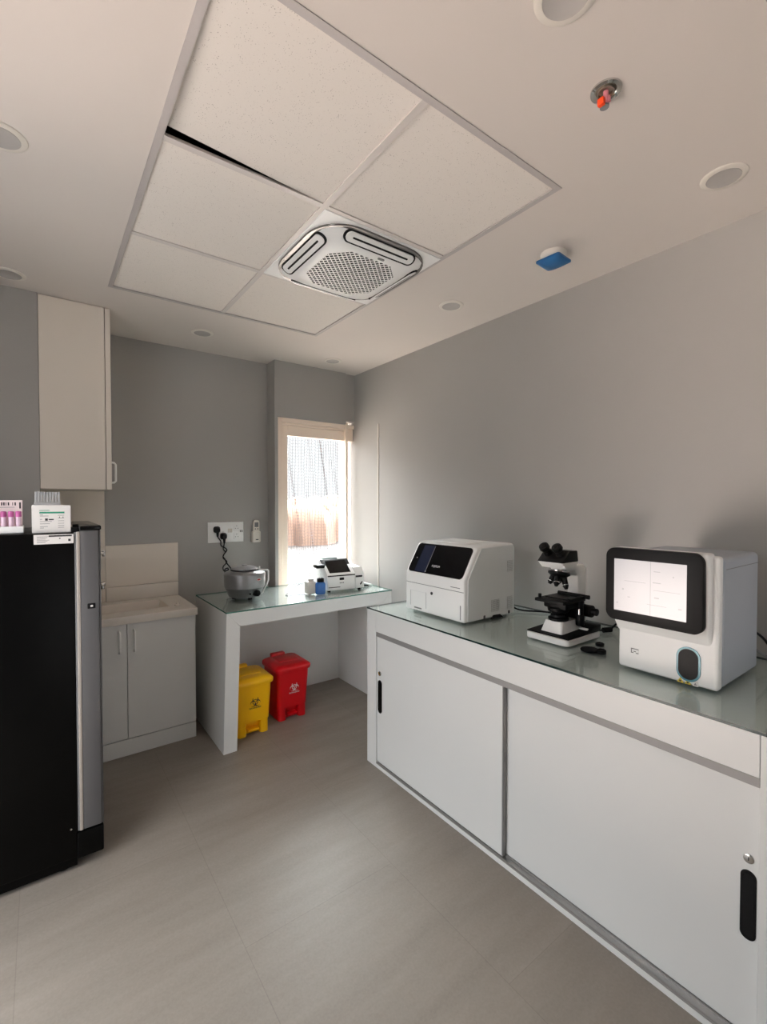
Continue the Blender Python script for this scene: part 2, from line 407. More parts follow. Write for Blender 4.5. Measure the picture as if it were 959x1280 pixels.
ac = thing('air_conditioner_cassette', 'square white ceiling air conditioner with a round-cornered grille set in the tile grid', 'air conditioner', (1.19, 1.875, HC))
cx, cy = 1.192, 1.876
g = G(); g.box(TM + .008, TR_ - .002, RY[1] + .008, RY[2] - .008, HC - .004, HC + .03, .002, 1); g.build('cover_panel', 'white', ac)
g = G(); g.box(TM + .03, TR_ - .02, RY[1] + .03, RY[2] - .03, HC + .03, HC + .28, .004, 1); g.build('unit_body', 'alu', ac)
g = G(); g.prism(rrect(cx, cy, .585, .585, .17, 10), 'z', HC - .012, HC - .003); g.build('trim_ring', 'ringmetal', ac)
# face plate with an octagonal hole, bridged ring
def octo(w, c, n):
    P = []
    cs = [(w, -w + c), (w, w - c), (w - c, w), (-w + c, w), (-w, w - c), (-w, -w + c), (-w + c, -w), (w - c, -w)]
    for i in range(8):
        a, b = cs[i], cs[(i + 1) % 8]
        for k in range(n): P.append((cx + a[0] + (b[0] - a[0]) * k / n, cy + a[1] + (b[1] - a[1]) * k / n))
    return P
inn = octo(.178, .075, 4)
out = []
for p in inn:
    d = Vector((p[0] - cx, p[1] - cy)); a = math.atan2(d.y, d.x); w, r = .278, .15
    # superellipse-like rounded square
    q = 5.5; rr = w / (abs(math.cos(a)) ** q + abs(math.sin(a)) ** q) ** (1 / q); out.append((cx + rr * math.cos(a), cy + rr * math.sin(a)))
g = G(); b = bmesh.new()
def rg(P, z): return [b.verts.new((p[0], p[1], z)) for p in P]
mid = [(cx + (o_[0] - cx) * .79, cy + (o_[1] - cy) * .79) for o_ in out]
L0, L1, L2, L3 = rg(out, HC - .008), rg(mid, HC - .040), rg(inn, HC - .043), rg(inn, HC - .036)
for A, B in ((L0, L1), (L1, L2), (L2, L3)):
    for i in range(len(A)): b.faces.new((A[i], A[(i + 1) % len(A)], B[(i + 1) % len(A)], B[i]))
bmesh.ops.recalc_face_normals(b, faces=b.faces); g._add(b); g.build('face_plate', 'white', ac)
g = G(); g.use('dark').prism(octo(.178, .075, 1), 'z', HC - .0412, HC - .036)
g.use('white'); W, CH = .178, .075
def clip(s_, sgn):
    # points of the line x - sgn*y = s_ inside the octagon
    lo, hi = None, None
    for k in range(401):
        u = -W + 2 * W * k / 400; x, y = s_ / 2 + u, sgn * (u - s_ / 2)
        if abs(x) <= W and abs(y) <= W and abs(x) + abs(y) <= 2 * W - CH:
            lo = (x, y) if lo is None else lo; hi = (x, y)
    return lo, hi
for sgn in (1, -1):
    s_ = -.5
    while s_ < .5:
        lo, hi = clip(s_, sgn)
        if lo and hi and (Vector(hi) - Vector(lo)).length > .01:
            d = (Vector(hi) - Vector(lo)).normalized(); nn = Vector((-d.y, d.x)) * .0023
            pts = [Vector(lo) + nn, Vector(hi) + nn, Vector(hi) - nn, Vector(lo) - nn]
            g.prism([(cx + p.x, cy + p.y) for p in pts], 'z', HC - .0428 + (.0003 if sgn > 0 else 0), HC - .0413)
        s_ += .0265
g.build('grille', None, ac, flat=True)
for k in range(4):   # louvred outlets on the four sides
    T = Matrix.Translation((cx, cy, 0)) @ Matrix.Rotation(k * PI / 2, 4, 'Z')
    g = G(); g.X = T @ Matrix.Translation((0, -.247, HC - .0240)) @ Matrix.Rotation(R(-28), 4, 'X')
    g.use('dark').prism(rrect(0, 0, .37, .060, .029, 6), 'z', -.0030, .004)
    g.use('white').prism(rrect(0, 0, .352, .046, .022, 6), 'z', -.0070, .002, .002, 1)
    g.use('dark').prism(rrect(0, 0, .29, .008, .0035, 3), 'z', -.0076, -.006)
    g.build('louvre', None, ac)
g = G(); g.prism(rrect(1.226, 1.676, .034, .012, .005, 4), 'z', HC - .0445, HC - .038); g.build('badge', 'grey', ac)

def downlight(x, y, label):
    o = thing('downlight', label, 'ceiling light', (x, y, HC), 'round recessed ceiling downlights')
    g = G(); g.lathe([(.050, -.001), (.051, -.006), (.062, -.006), (.068, -.003), (.069, 0)], (x, y, HC), 40); g.build('bezel', 'offwhite', o)
    g = G(); g.lathe([(.0, -.004), (.044, -.0045), (.0505, -.0065), (.0505, -.001)], (x, y, HC), 40); g.build('diffuser', 'diffuser', o)
downlight(-.085, 1.85, 'unlit round downlight at the left edge, level with the tiled opening')
downlight(-.11, 2.93, 'unlit round downlight close above the grey pier beside the tall wall cabinet')
downlight(.872, 3.185, 'unlit round downlight in front of the grey back wall, right of the tall wall cabinet')
downlight(1.868, 3.198, 'smallest-looking unlit downlight in the far corner above the window')
downlight(1.89, 1.908, 'unlit round downlight between the air conditioner and the right wall')
downlight(1.902, .604, 'unlit round downlight beside the right wall, near the orange sprinkler')
downlight(.945, .60, 'unlit round downlight cut by the top edge, nearest the large gapped tile')

sp = thing('ceiling_sprinkler', 'chrome recessed ceiling sprinkler cup with an orange and pink cap hanging out', 'sprinkler', (1.25, .672, HC))
c = (1.25, .672, HC)
g = G(); g.lathe([(.020, .0), (.023, -.004), (.032, -.007), (.039, -.004), (.040, 0)], c, 36); g.build('rosette', 'chrome', sp)
g = G(); g.lathe([(.0, -.001), (.018, -.001), (.0185, -.008), (.0215, -.008), (.0215, 0)], c, 30); g.build('cup', 'brass', sp)
g = G(); g.cyl((1.25, .672, HC - .002), (1.252, .674, HC - .032), .007, .006, 12); g.build('stem', 'pink', sp)
g = G(); g.use('orange').box(1.236, 1.249, .672, .690, HC - .038, HC - .018, .003, 2).use('pink').box(1.250, 1.262, .664, .678, HC - .030, HC - .012, .002, 1); g.build('cap', None, sp)
g = G(); g.cyl((1.257, .68, HC - .036), (1.257, .68, HC - .030), .012, .012, 14); g.build('deflector', 'grey', sp)

sd = thing('smoke_detector', 'white smoke detector with a square blue dust cover near the right wall', 'detector', (1.868, 1.240, HC))
c = (1.868, 1.240, HC)
g = G(); g.lathe([(.0, -.034), (.036, -.034), (.050, -.024), (.056, -.008), (.056, 0)], c, 32); g.build('base', 'offwhite', sd)
g = G(); g.X = Matrix.Translation(c) @ Matrix.Rotation(R(4), 4, 'Z')
g.loft([[(p[0], p[1], -.033) for p in rrect(0, 0, .114, .114, .010, 4)], [(p[0], p[1], -.040) for p in rrect(0, 0, .114, .114, .010, 4)], [(p[0], p[1], -.052) for p in rrect(0, 0, .080, .080, .026, 4)], [(p[0], p[1], -.055) for p in rrect(0, 0, .03, .03, .012, 4)]])
g.build('dust_cover', 'bluecap', sd)

# ------------------------------------------------------------------ fridge and what stands on it
fr = thing('refrigerator', 'tall black single-door refrigerator with a grey door edge at the left', 'refrigerator', (-.17, 2.5, 0))
FY0, FY1, FZ = 2.23, 2.80, 1.372
g = G(); g.box(-.46, .108, FY0, FY1, .05, FZ, .008, 2); g.build('body', 'fridge', fr)
g = G()
for x, y in ((-.40, 2.28), (-.40, 2.74), (.06, 2.28), (.06, 2.74)): g.cyl((x, y, 0), (x, y, .052), .022, .022, 12)
g.box(-.44, .105, FY0 + .006, FY1 - .01, .018, .06); g.build('base', 'fridge', fr)
g = G(); g.box(.104, .198, FY0 - .004, FY1, .045, .152, .006, 2); g.build('kick_panel', 'fridge', fr)
dr = G().use('fridgegrey').box(.126, .192, FY0, FY1, .156, FZ + .006, .004, 2).build('door', None, fr)
G().box(.192, .199, FY0 + .004, FY1 - .004, .156, FZ + .006, .003, 1).build('door_front', 'fridgegrey', dr)
G().box(.1145, .1268, FY0 - .002, FY0 + .012, .156, FZ + .002, .003, 2).build('door_trim', 'trimmetal', dr)
G().box(.1085, .120, FY0 + .002, FY1 - .01, .156, FZ, .002, 1).build('door_gasket', 'grey', dr)
G().box(.123, .201, FY0 - .003, FY1, FZ + .006, FZ + .026, .006, 3).build('door_cap', 'gloss', dr)
g = G(); g.use('black').box(.150, .178, FY0 - .003, FY0 + .002, 1.058, 1.080, .003, 2).use('paper').box(.160, .169, FY0 - .0045, FY0, 1.065, 1.073, .001, 1); g.build('door_switch', None, dr)
g = G(); g.box(.100, .135, FY0 + .02, FY0 + .09, FZ - .002, FZ + .018, .004, 2); g.cyl((.115, FY0 + .05, FZ + .01), (.115, FY0 + .05, FZ + .03), .01); g.build('hinge', 'black', fr)
g = G(); g.use('paper').box(-.022, .106, FY0 - .0012, FY0 + .002, 1.329, 1.366)
g.use('ink').box(.025, .100, FY0 - .0018, FY0, 1.357, 1.363)
for i in range(6): g.use('greyink').box(-.012, .015 + .006 * (i % 3), FY0 - .0018, FY0, 1.335 + i * .0045, 1.3365 + i * .0045)
g.use('ink').box(.088, .096, FY0 - .0018, FY0, 1.338, 1.347).box(.058, .063, FY0 - .0018, FY0, 1.348, 1.352); g.build('paper_label', None, fr, flat=True)
g = G(); g.cyl((.085, FY0 - .002, .175), (.085, FY0 + .004, .175), .004, n=10); g.build('screw', 'chrome', fr)

bx = thing('reagent_box', 'white carton with a green printed band on top of the black refrigerator', 'box', (.036, 2.30, FZ))
X0, X1, Y0, Z0, Z1 = -.027, .099, 2.252, FZ, 1.481
G().box(X0, X1, Y0, Y0 + .095, Z0, Z1, .0015, 1).build('carton', 'paper', bx)
g = G().use('green'); P_ = lambda u0, u1, v0, v1: g.box(X0 + u0 * (X1 - X0), X0 + u1 * (X1 - X0), Y0 - .0008, Y0 + .001, Z0 + v0 * (Z1 - Z0), Z0 + v1 * (Z1 - Z0))
P_(.19, .83, .70, .76); P_(.19, .45, .80, .82)
g.use('greyink')
for v, u1 in ((.64, .28), (.60, .42), (.48, .26), (.40, .5), (.32, .45), (.22, .40), (.17, .30)): P_(.20, u1, v, v + .018)
for v in (.62, .52, .42, .33, .25, .18): P_(.66, .82, v, v + .016)
g.use('ink'); P_(.33, .40, .44, .52); P_(.42, .55, .46, .50); P_(.69, .71, .54, .58); P_(.78, .80, .54, .58)
g.build('printed_label', None, bx, flat=True)

rk = thing('cuvette_rack', 'clear plastic strip of upright cuvettes on top of the white carton', 'rack', (.022, 2.285, Z1))
g = G(); g.box(-.019, .066, 2.262, 2.285, Z1, Z1 + .012, .001, 1); g.build('tray', 'clear', rk, flat=True)
for k in range(9):
    x = -.0175 + k * .0092
    g = G(); g.box(x, x + .0078, 2.263, 2.284, Z1 + .012, Z1 + .053, .0012, 1); g.use('clear').build('cuvette', 'clear', rk, flat=True)
    
tr = thing('tube_tray', 'white tray with a printed card, packed with purple-capped tubes at the left edge', 'tray', (-.15, 2.30, FZ))
G().box(-.26, -.053, 2.255, 2.36, FZ, FZ + .004, .001, 1).build('base', 'white', tr)
g = G(); g.box(-.26, -.053, 2.255, 2.259, FZ, FZ + .028, .001, 1); g.box(-.26, -.053, 2.356, 2.36, FZ, FZ + .028, .001, 1); g.box(-.057, -.053, 2.259, 2.356, FZ, FZ + .028, .001, 1); g.box(-.26, -.256, 2.259, 2.356, FZ, FZ + .028, .001, 1); g.build('rim', 'white', tr)
g = G().use('pinkcap').box(-.26, -.056, 2.300, 2.304, FZ + .004, FZ + .128, .001, 1)
g.use('ink')
for k in range(26):
    if k % 5 != 3: g.box(-.25 + k * .0068, -.25 + k * .0068 + (.004 if k % 3 else .002), 2.2993, 2.3, FZ + .108, FZ + .120)
g.use('greyink').box(-.25, -.08, 2.2993, 2.3, FZ + .1, FZ + .102); g.use('ink').box(-.066, -.061, 2.2993, 2.3, FZ + .096, FZ + .12); g.build('card', None, tr, flat=True)
TN = 0
for r_, y in enumerate((2.275, 2.334)):
    for k in range(8):
        x = -.068 - k * .0225
        if r_ == 0: lb = 'purple-capped blood tube in the front row of the white tray'
        else: lb = 'purple-capped blood tube behind the printed card in the white tray'
        o = thing('blood_tube', lb, 'test tube', (x, y, FZ + .004), 'purple-capped blood tubes in the tray on the fridge')
        G().lathe([(.003, 0), (.0078, .004), (.0078, .064)], (x, y, FZ + .004), 14).build('tube', 'tube', o)
        G().lathe([(.0092, .060), (.0096, .063), (.0094, .080), (.007, .082)], (x, y, FZ + .004), 14).build('cap', 'purple', o)

# ------------------------------------------------------------------ sink niche
sc = thing('sink_cabinet', 'white base cabinet with two doors under the sink', 'cabinet', (.395, 3.33, 0))
G().box(.004, .785, 3.09, YB - .004, .1, .715, .001, 1).build('carcass', 'laminate', sc)
G().box(.004, .7845, 3.072, 3.09, 0, .0955, .001, 1).build('plinth', 'laminate', sc)
def bar_handle(g, x, z0, z1, y, out=.03, ax='y', r=.0052):
    if ax == 'y': g.tube([(x, y, z0), (x, y - out * .75, z0 + .004), (x, y - out, z0 + .02), (x, y - out, z1 - .02), (x, y - out * .75, z1 - .004), (x, y, z1)], r, 10)
for x0, x1, hx in ((.008, .399, .360), (.402, .784, .437)):
    d = G().box(x0, x1, 3.07, 3.09, .101, .78, .0012, 1).build('door', 'laminate', sc)
    g = G(); bar_handle(g, hx, .616, .742, 3.07); g.build('handle', 'white', d)
sk = thing('washbasin', 'cream ceramic sink top with a shallow basin and raised back rim', 'sink', (.395, 3.33, .783))
g = G(); z = .828
bx0, bx1, by0, by1 = .14, .655, 3.19, 3.46
for a in ((.004, bx0, 3.052, YB - .002), (bx1, .793, 3.052, YB - .002), (bx0, bx1, 3.052, by0), (bx0, bx1, by1, YB - .002)): g.box(*a, .783, z, 0)
g.box(.004, .7935, 3.05, 3.056, .783, z + .0005, .002, 2)
b = bmesh.new()
def rv(P, zz): return [b.verts.new((p[0], p[1], zz)) for p in P]
cxx, cyy, ww, dd = (bx0 + bx1) / 2, (by0 + by1) / 2, bx1 - bx0, by1 - by0
R0, R1, R2 = rv([(bx1, by1), (bx0, by1), (bx0, by0), (bx1, by0)], z), rv([(bx1 - .03, by1 - .03), (bx0 + .03, by1 - .03), (bx0 + .03, by0 + .03), (bx1 - .03, by0 + .03)], .725), None
for i in range(4): b.faces.new((R0[i], R0[(i + 1) % 4], R1[(i + 1) % 4], R1[i]))
b.faces.new(R1); g._add(b)
g.build('basin', 'ceramic', sk)
G().box(.344, .794, 3.556, YB - .002, z, .924, .004, 2).build('back_rim', 'ceramic', sk)
G().lathe([(.018, 0), (.018, .006), (.008, .010), (.008, .020), (.004, .022)], (.705, 3.19, z), 18).build('tap_hole_cap', 'ceramic', sk)
G().lathe([(.022, 0), (.02, .003), (.006, .003)], (.4, 3.33, .7255), 20).build('drain', 'chrome', sk)
tag(G().box(.345, .797, 3.571, YB - .001, .925, 1.204, .001, 1).build('splashback', 'cream'), 'cream upright panel behind the sink on the grey back wall', 'splashback')
tag(G().box(.002, .342, 3.565, YB - .001, .83, 1.566, .001, 1).build('backing_panel', 'cream'), 'tall cream panel between the wall cabinet and the sink', 'panel')
def tap(name, label, cat, x1, y, z, dn):
    o = thing(name, label, cat, (0.0, y, z))
    g = G(); g.cyl((-.0005, y, z), (.012, y, z), .026); g.cyl((.01, y, z), (x1 - .02, y, z), .010, n=16); g.build('pipe', 'chrome', o)
    g = G(); g.cyl((x1 - .035, y, z), (x1, y, z), .014, n=16, bev=.002)
    if dn: g.cyl((x1 - .014, y, z), (x1 - .014, y, z - .03), .011, n=14)
    else: g.box(x1 - .012, x1 + .004, y - .012, y + .012, z - .022, z + .018, .003, 2)
    g.build('spout' if dn else 'valve_handle', 'chrome', o)
tap('angle_valve', 'small chrome valve on a pipe above the sink, behind the refrigerator door', 'valve', .318, 3.35, 1.178, False)
tap('sink_tap', 'chrome tap spout reaching over the sink below the valve', 'tap', .32, 3.35, .985, True)
wc = thing('wall_cabinet', 'tall cream wall cabinet hung up to the ceiling above the sink', 'cabinet', (.17, 3.34, 1.567))
G().box(.002, .306, 3.104, YB - .003, 1.567, HC - .004, .001, 1).build('body', 'cream', wc)
d = G().box(.309, .336, 3.102, YB - .003, 1.567, HC - .006, .0015, 1).build('door', 'cream', wc)
g = G(); g.tube([(.336, 3.14, 1.607), (.352, 3.14, 1.609), (.360, 3.14, 1.618), (.360, 3.14, 1.715), (.352, 3.14, 1.724), (.336, 3.14, 1.726)], .006, 10, smooth=False); g.build('handle', 'white', d)

# ------------------------------------------------------------------ desk under the window
dk = thing('desk', 'white mitred desk with slab legs in front of the window', 'desk', (1.48, 3.07, 0))
DY0, DY1, DZ = 2.74, 3.405, .834
G().prism([(.852, 0), (.934, 0), (.957, .748), (.876, DZ)], 'y', DY0, DY1, .0012, 1).build('leg', 'laminate', dk)
G().prism([(.876, DZ), (.957, .748), (2.022, .748), (2.103, DZ)], 'y', DY0, DY1, .0012, 1).build('top', 'laminate', dk)
G().prism([(2.022, .748), (2.103, DZ), (2.103, 0), (2.028, 0)], 'y', DY0, DY1, .0012, 1).build('leg', 'laminate', dk)
G().box(.95, 2.025, DY1 - .020, DY1 - .003, 0, .748, .001, 1).build('back_panel', 'laminate', dk)
def sheet(name, x0, x1, y0, y1, z0, z1, edge):
    g = G().use('glasstop').box(x0, x1, y0, y1, z0, z1); o = g.build(name, None, None, flat=True)
    o.data.materials.append(M[edge])
    for p in o.data.polygons:
        if abs(p.normal.z) < .5: p.material_index = 1
    return o
tag(sheet('glass_top', .874, 2.105, DY0 - .002, DY1, DZ + .0005, DZ + .0085, 'glassedgelight'), 'clear green-edged glass sheet lying on the desk by the window', 'glass sheet')
DT = DZ + .0085

# centrifuge
cf = thing('centrifuge', 'silver drum-shaped benchtop centrifuge on the left of the desk', 'centrifuge', (1.115, 3.09, DT))
c = (1.112, 3.09, 0); zz = DT
g = G(); g.lathe([(.100, zz + .018), (.104, zz + .020), (.128, zz + .078), (.130, zz + .082)], c, 56); g.build('lower_body', 'silverdark', cf)
g = G(); g.lathe([(.1315, zz + .080), (.1330, zz + .084), (.1360, zz + .165), (.134, zz + .174), (.126, zz + .182), (.06, zz + .2), (.02, zz + .2)], c, 56); g.build('drum', 'silver', cf)
g = G(); g.lathe([(.086, zz + .193), (.090, zz + .199), (.088, zz + .206), (.055, zz + .217), (.018, zz + .221), (.016, zz + .228), (.006, zz + .232)], c, 44); g.build('lid', 'silver', cf)
g = G(); g.lathe([(.0885, zz + .190), (.0925, zz + .193), (.0925, zz + .199), (.0885, zz + .2)], c, 44); g.build('lid_gasket', 'black', cf)
for a in (40, 160, 280): G().cyl((c[0] + .07 * math.cos(R(a)), c[1] + .07 * math.sin(R(a)), zz), (c[0] + .07 * math.cos(R(a)), c[1] + .07 * math.sin(R(a)), zz + .02), .014, n=14).build('foot', 'black', cf)
# bracket strap standing off the right-hand side
px, py = c[0] + .135 * math.cos(R(-25)), c[1] + .135 * math.sin(R(-25))
ux, uy = math.cos(R(-25)), math.sin(R(-25))
def at(r, h): return (c[0] + r * ux, c[1] + r * uy, zz + h)
g = G(); g.tube([at(.075, .200), at(.112, .190), at(.152, .188), at(.157, .182), at(.157, .118), at(.150, .098), at(.118, .034), at(.108, .024)], .0052, 8, smooth=False); g.cyl(at(.098, .196), at(.098, .214), .005, n=10); g.build('lid_bracket', 'white', cf)
fx = lambda a, r, h: (c[0] + r * math.cos(R(a)), c[1] + r * math.sin(R(a)), zz + h)
a = -72; g = G(); g.cyl(fx(a, .105, .048), fx(a, .140, .048), .022, .020, 20, .002); g.build('speed_knob', 'black', cf)
a = -93; g = G(); g.cyl(fx(a, .108, .047), fx(a, .122, .047), .006, n=12); g.build('indicator', 'black', cf)
g = G(); g.X = Matrix.Translation(fx(-68, .1352, .138)) @ Matrix.Rotation(R(-68 + 90), 4, 'Z') @ Matrix.Rotation(R(90), 4, 'X')
g.use('paper').prism([(.019 * math.cos(2 * PI * k / 24), .0085 * math.sin(2 * PI * k / 24)) for k in range(24)], 'z', -.002, .001)
g.use('redlogo').prism([(.015 * math.cos(2 * PI * k / 24), .006 * math.sin(2 * PI * k / 24)) for k in range(24)], 'z', -.001, .0014); g.build('badge', None, cf)

# wall socket plate, two plugs with leads
so = thing('socket_plate', 'white multi-way power socket plate on the grey wall above the desk', 'socket', (1.143, YB, 1.187))
G().box(1.008, 1.280, YB - .009, YB - .0005, 1.187, 1.343, .003, 2).build('cover_plate', 'white', so)
for (x, z) in ((1.068, 1.285), (1.120, 1.255), (1.225, 1.300), (1.225, 1.235)):
    g = G().use('white').box(x - .023, x + .023, YB - .0115, YB - .008, z - .027, z + .027, .002, 1).use('ink')
    for dx, dz in ((0, .012), (-.010, -.008), (.010, -.008)): g.cyl((x + dx, YB - .0122, z + dz), (x + dx, YB - .010, z + dz), .0028, n=10)
    g.build('socket', None, so)
for x in (1.165, 1.183):
    G().box(x - .008, x + .008, YB - .013, YB - .008, 1.262, 1.292, .002, 1).build('switch', 'offwhite', so)
for x in (1.255, 1.268): G().box(x - .004, x + .004, YB - .011, YB - .008, 1.262, 1.278, .001, 1).build('switch', 'grey', so)
def plug(x, z, path, owner):
    # the moulded plug pushed into the plate and its lead
    g = G(); g.loft([[(x + p[0] * 1.0, YB - .0125, z + p[1]) for p in rrect(0, 0, .050, .050, .017, 4)], [(x + p[0], YB - .026, z + p[1]) for p in rrect(0, 0, .048, .048, .017, 4)], [(x + p[0], YB - .048, z - .004 + p[1]) for p in rrect(0, 0, .030, .034, .014, 4)]])
    g.cyl((x, YB - .034, z - .01), (x, YB - .036, z - .052), .012, .007, 12); pl = g.build('plug' if owner else 'wall_plug', 'black', owner, None if owner else (x, YB - .012, z))
    g = G().tube([(x, YB - .035, z - .03)] + path, .0045, 8)
    if owner: g.build('power_cord', 'black', owner)
    else: g.build('cable', 'black', pl)
    return pl
yk = YB - .03
plug(1.072, 1.287,
     [(1.075, yk, 1.232), (1.096, yk, 1.20), (1.100, yk, 1.165), (1.138, yk - .012, 1.135), (1.118, yk, 1.095), (1.112, yk - .01, 1.07), (1.142, yk, 1.04), (1.106, yk - .02, 1.005), (1.112, yk - .03, .975), (1.135, yk - .05, .985), (1.125, yk - .06, 1.0), (1.105, yk - .06, .985), (1.108, 3.46, .94), (1.090, 3.38, .895), (1.095, 3.26, .875), (1.100, 3.205, .885)], cf)
tag(plug(1.122, 1.236,
     [(1.122, yk, 1.175), (1.112, yk - .01, 1.14), (1.130, yk, 1.115), (1.110, yk - .01, 1.085), (1.128, yk, 1.06), (1.140, yk, 1.03), (1.158, yk - .02, 1.0), (1.166, yk - .05, .965), (1.160, 3.46, .93), (1.150, 3.34, .92), (1.175, 3.30, .90), (1.19, 3.30, .87), (1.22, 3.31, DT + .006), (1.26, 3.34, DT + .005)], None), 'black three-pin plug lower on the socket plate, its lead twisting down beside the other', 'plug')

rm = thing('remote_control', 'white remote control in its holder on the grey wall beside the window', 'remote', (1.376, YB - .02, 1.18))
g = G().loft([[(1.376 + p[0], y, 1.268 + p[1]) for p in rrect(0, 0, w, .172, .02, 5)] for y, w in ((YB - .014, .046), (YB - .03, .050), (YB - .034, .042))]).build('handset', 'offwhite', rm)
G().box(1.360, 1.392, YB - .0348, YB - .033, 1.298, 1.336, .001, 1).build('display', 'grey', rm)
for x in (1.366, 1.386): G().cyl((x, YB - .036, 1.284), (x, YB - .033, 1.284), .005, n=12).build('button', 'grey', rm)
g = G().use('offwhite').box(1.342, 1.410, YB - .042, YB - .0005, 1.178, 1.266, .009, 3).use('ink').box(1.366, 1.388, YB - .0426, YB - .04, 1.196, 1.203); g.build('holder', None, rm)

# small semi-automatic analyser on the desk
an = thing('biochemistry_analyzer', 'small white analyzer with a sloping black screen on the desk by the window', 'analyzer', (1.82, 3.0, DT))
ANG = R(-8); T0 = Matrix.Translation((1.655, 2.915, DT)) @ Matrix.Rotation(ANG, 4, 'Z')
def ag(): q = G(); q.X = T0; return q
w, dp = .275, .25
zf = .012
ag().prism([(0, zf), (.0, .125), (.07, .172), (.16, .218), (dp, .218), (dp, zf)], 'x', 0, w * .80, .006, 2).build('body', 'white', an)
ag().prism([(0.005, zf), (.005, .118), (.05, .165), (.12, .168), (dp, .168), (dp, zf)], 'x', w * .805, w + .022, .006, 2).build('side_housing', 'white', an)
g = ag(); g.prism([(-.004, .118), (.15, .222), (.165, .222), (.165, .205), (.01, .100)], 'x', .002, w * .80, .004, 2); g.build('screen_bezel', 'black', an)
g = ag(); sl = Matrix.Translation((0.1, .0725, .1725)) @ Matrix.Rotation(math.atan2(.104, .154), 4, 'X'); g.X = T0 @ sl; g.box(-.076, .092, -.066, .070, -.004, .0022, .001, 1); g.build('screen', 'gloss', an)
g = ag(); g.box(-.055, .01, .07, .15, .168, .194, .006, 2); g.build('arm_cover', 'black', an)
g = ag(); g.box(.035, .15, .17, .23, .2185, .232, .003, 1); g.build('top_plate', 'plate', an)
g = ag(); g.box(.095, .130, -.004, .006, .084, .102, .003, 2); g.build('power_switch', 'black', an)
ag().box(.01, .10, -.0006, .001, .032, .037).build('printed_line', 'ink', an)
ag().box(.226, .280, .0035, .0055, .094, .108).build('lettering', 'ink', an)
g = ag()
for k in range(3): g.use('greyink').box(.096 + k * .012, .104 + k * .012, -.0006, .001, .060, .068)
g.build('indicator_marks', None, an, flat=True)
g = ag(); g.use('ink').prism([(.262, .045), (.278, .062), (.284, .060), (.272, .040), (.264, .036)], 'y', .0035, .006)
g.build('emblem', None, an, flat=True)
for x, y in ((.02, .02), (.26, .02), (.02, .22), (.26, .22)): q = ag(); q.cyl((x, y, 0), (x, y, .014), .012, n=12); q.build('foot', 'black', an)

bt = thing('reagent_bottle', 'blue bottle with a black cap beside the small white analyzer', 'bottle', (1.60, 2.93, DT))
c = (1.598, 2.915, DT)
G().lathe([(.032, 0), (.036, .004), (.036, .070), (.031, .080), (.018, .088), (.018, .094)], c, 28).build('body', 'blue', bt)
G().lathe([(.025, .086), (.0255, .090), (.025, .108), (.022, .112), (.004, .112)], c, 20).build('cap', 'black', bt)
G().tube([(1.598, 2.915, DT + .108), (1.598, 2.915, DT + .15), (1.602, 2.93, DT + .175), (1.63, 2.96, DT + .172)], .0018, 6).build('tubing', 'white', bt)
wb = thing('waste_bottle', 'square whitish bottle left of the blue bottle on the desk', 'bottle', (1.545, 2.965, DT))
g = G(); g.box(1.512, 1.574, 2.93, 3.0, DT, DT + .088, .008, 2); g.build('body', 'offwhite', wb)
G().lathe([(.020, .086), (.021, .09), (.021, .106), (.017, .109)], (1.55, 2.965, DT), 20).build('cap', 'offwhite', wb)
g = G(); g.tube([(1.546, 2.965, DT + .105), (1.54, 2.965, DT + .165), (1.556, 2.97, DT + .20), (1.60, 3.0, DT + .2), (1.66, 3.04, DT + .185)], .0017, 6); g.build('tubing', 'white', wb)
tag(G().tube([(1.512, 3.03, DT + .03), (1.495, 3.0, DT + .07), (1.44, 2.99, DT + .055), (1.40, 2.99, DT + .02), (1.37, 3.0, DT + .004), (1.38, 2.96, DT + .004), (1.45, 2.96, DT + .004), (1.515, 2.915, DT + .004), (1.60, 3.06, DT + .004), (1.70, 3.2, DT + .004)], .0026, 8).build('waste_tubing', 'grey'), 'thin grey tubing curling on the glass left of the blue bottle', 'tubing')
hs = thing('handset', 'small grey and white handset at the right end of the desk', 'handset', (2.05, 3.0, DT))
g = G(); g.X = Matrix.Translation((2.035, 2.99, DT)) @ Matrix.Rotation(R(-30), 4, 'Z'); g.prism([(-.05, 0), (.055, 0), (.05, .012), (-.03, .034), (-.05, .028)], 'y', -.025, .025, .006, 2); g.build('body', 'sidewhite', hs)
g = G(); g.X = Matrix.Translation((2.035, 2.99, DT)) @ Matrix.Rotation(R(-30), 4, 'Z'); g.prism([(-.06, .002), (.03, .002), (.02, .012), (-.056, .02)], 'y', -.027, -.0252, 0); g.build('grip', 'black', hs)

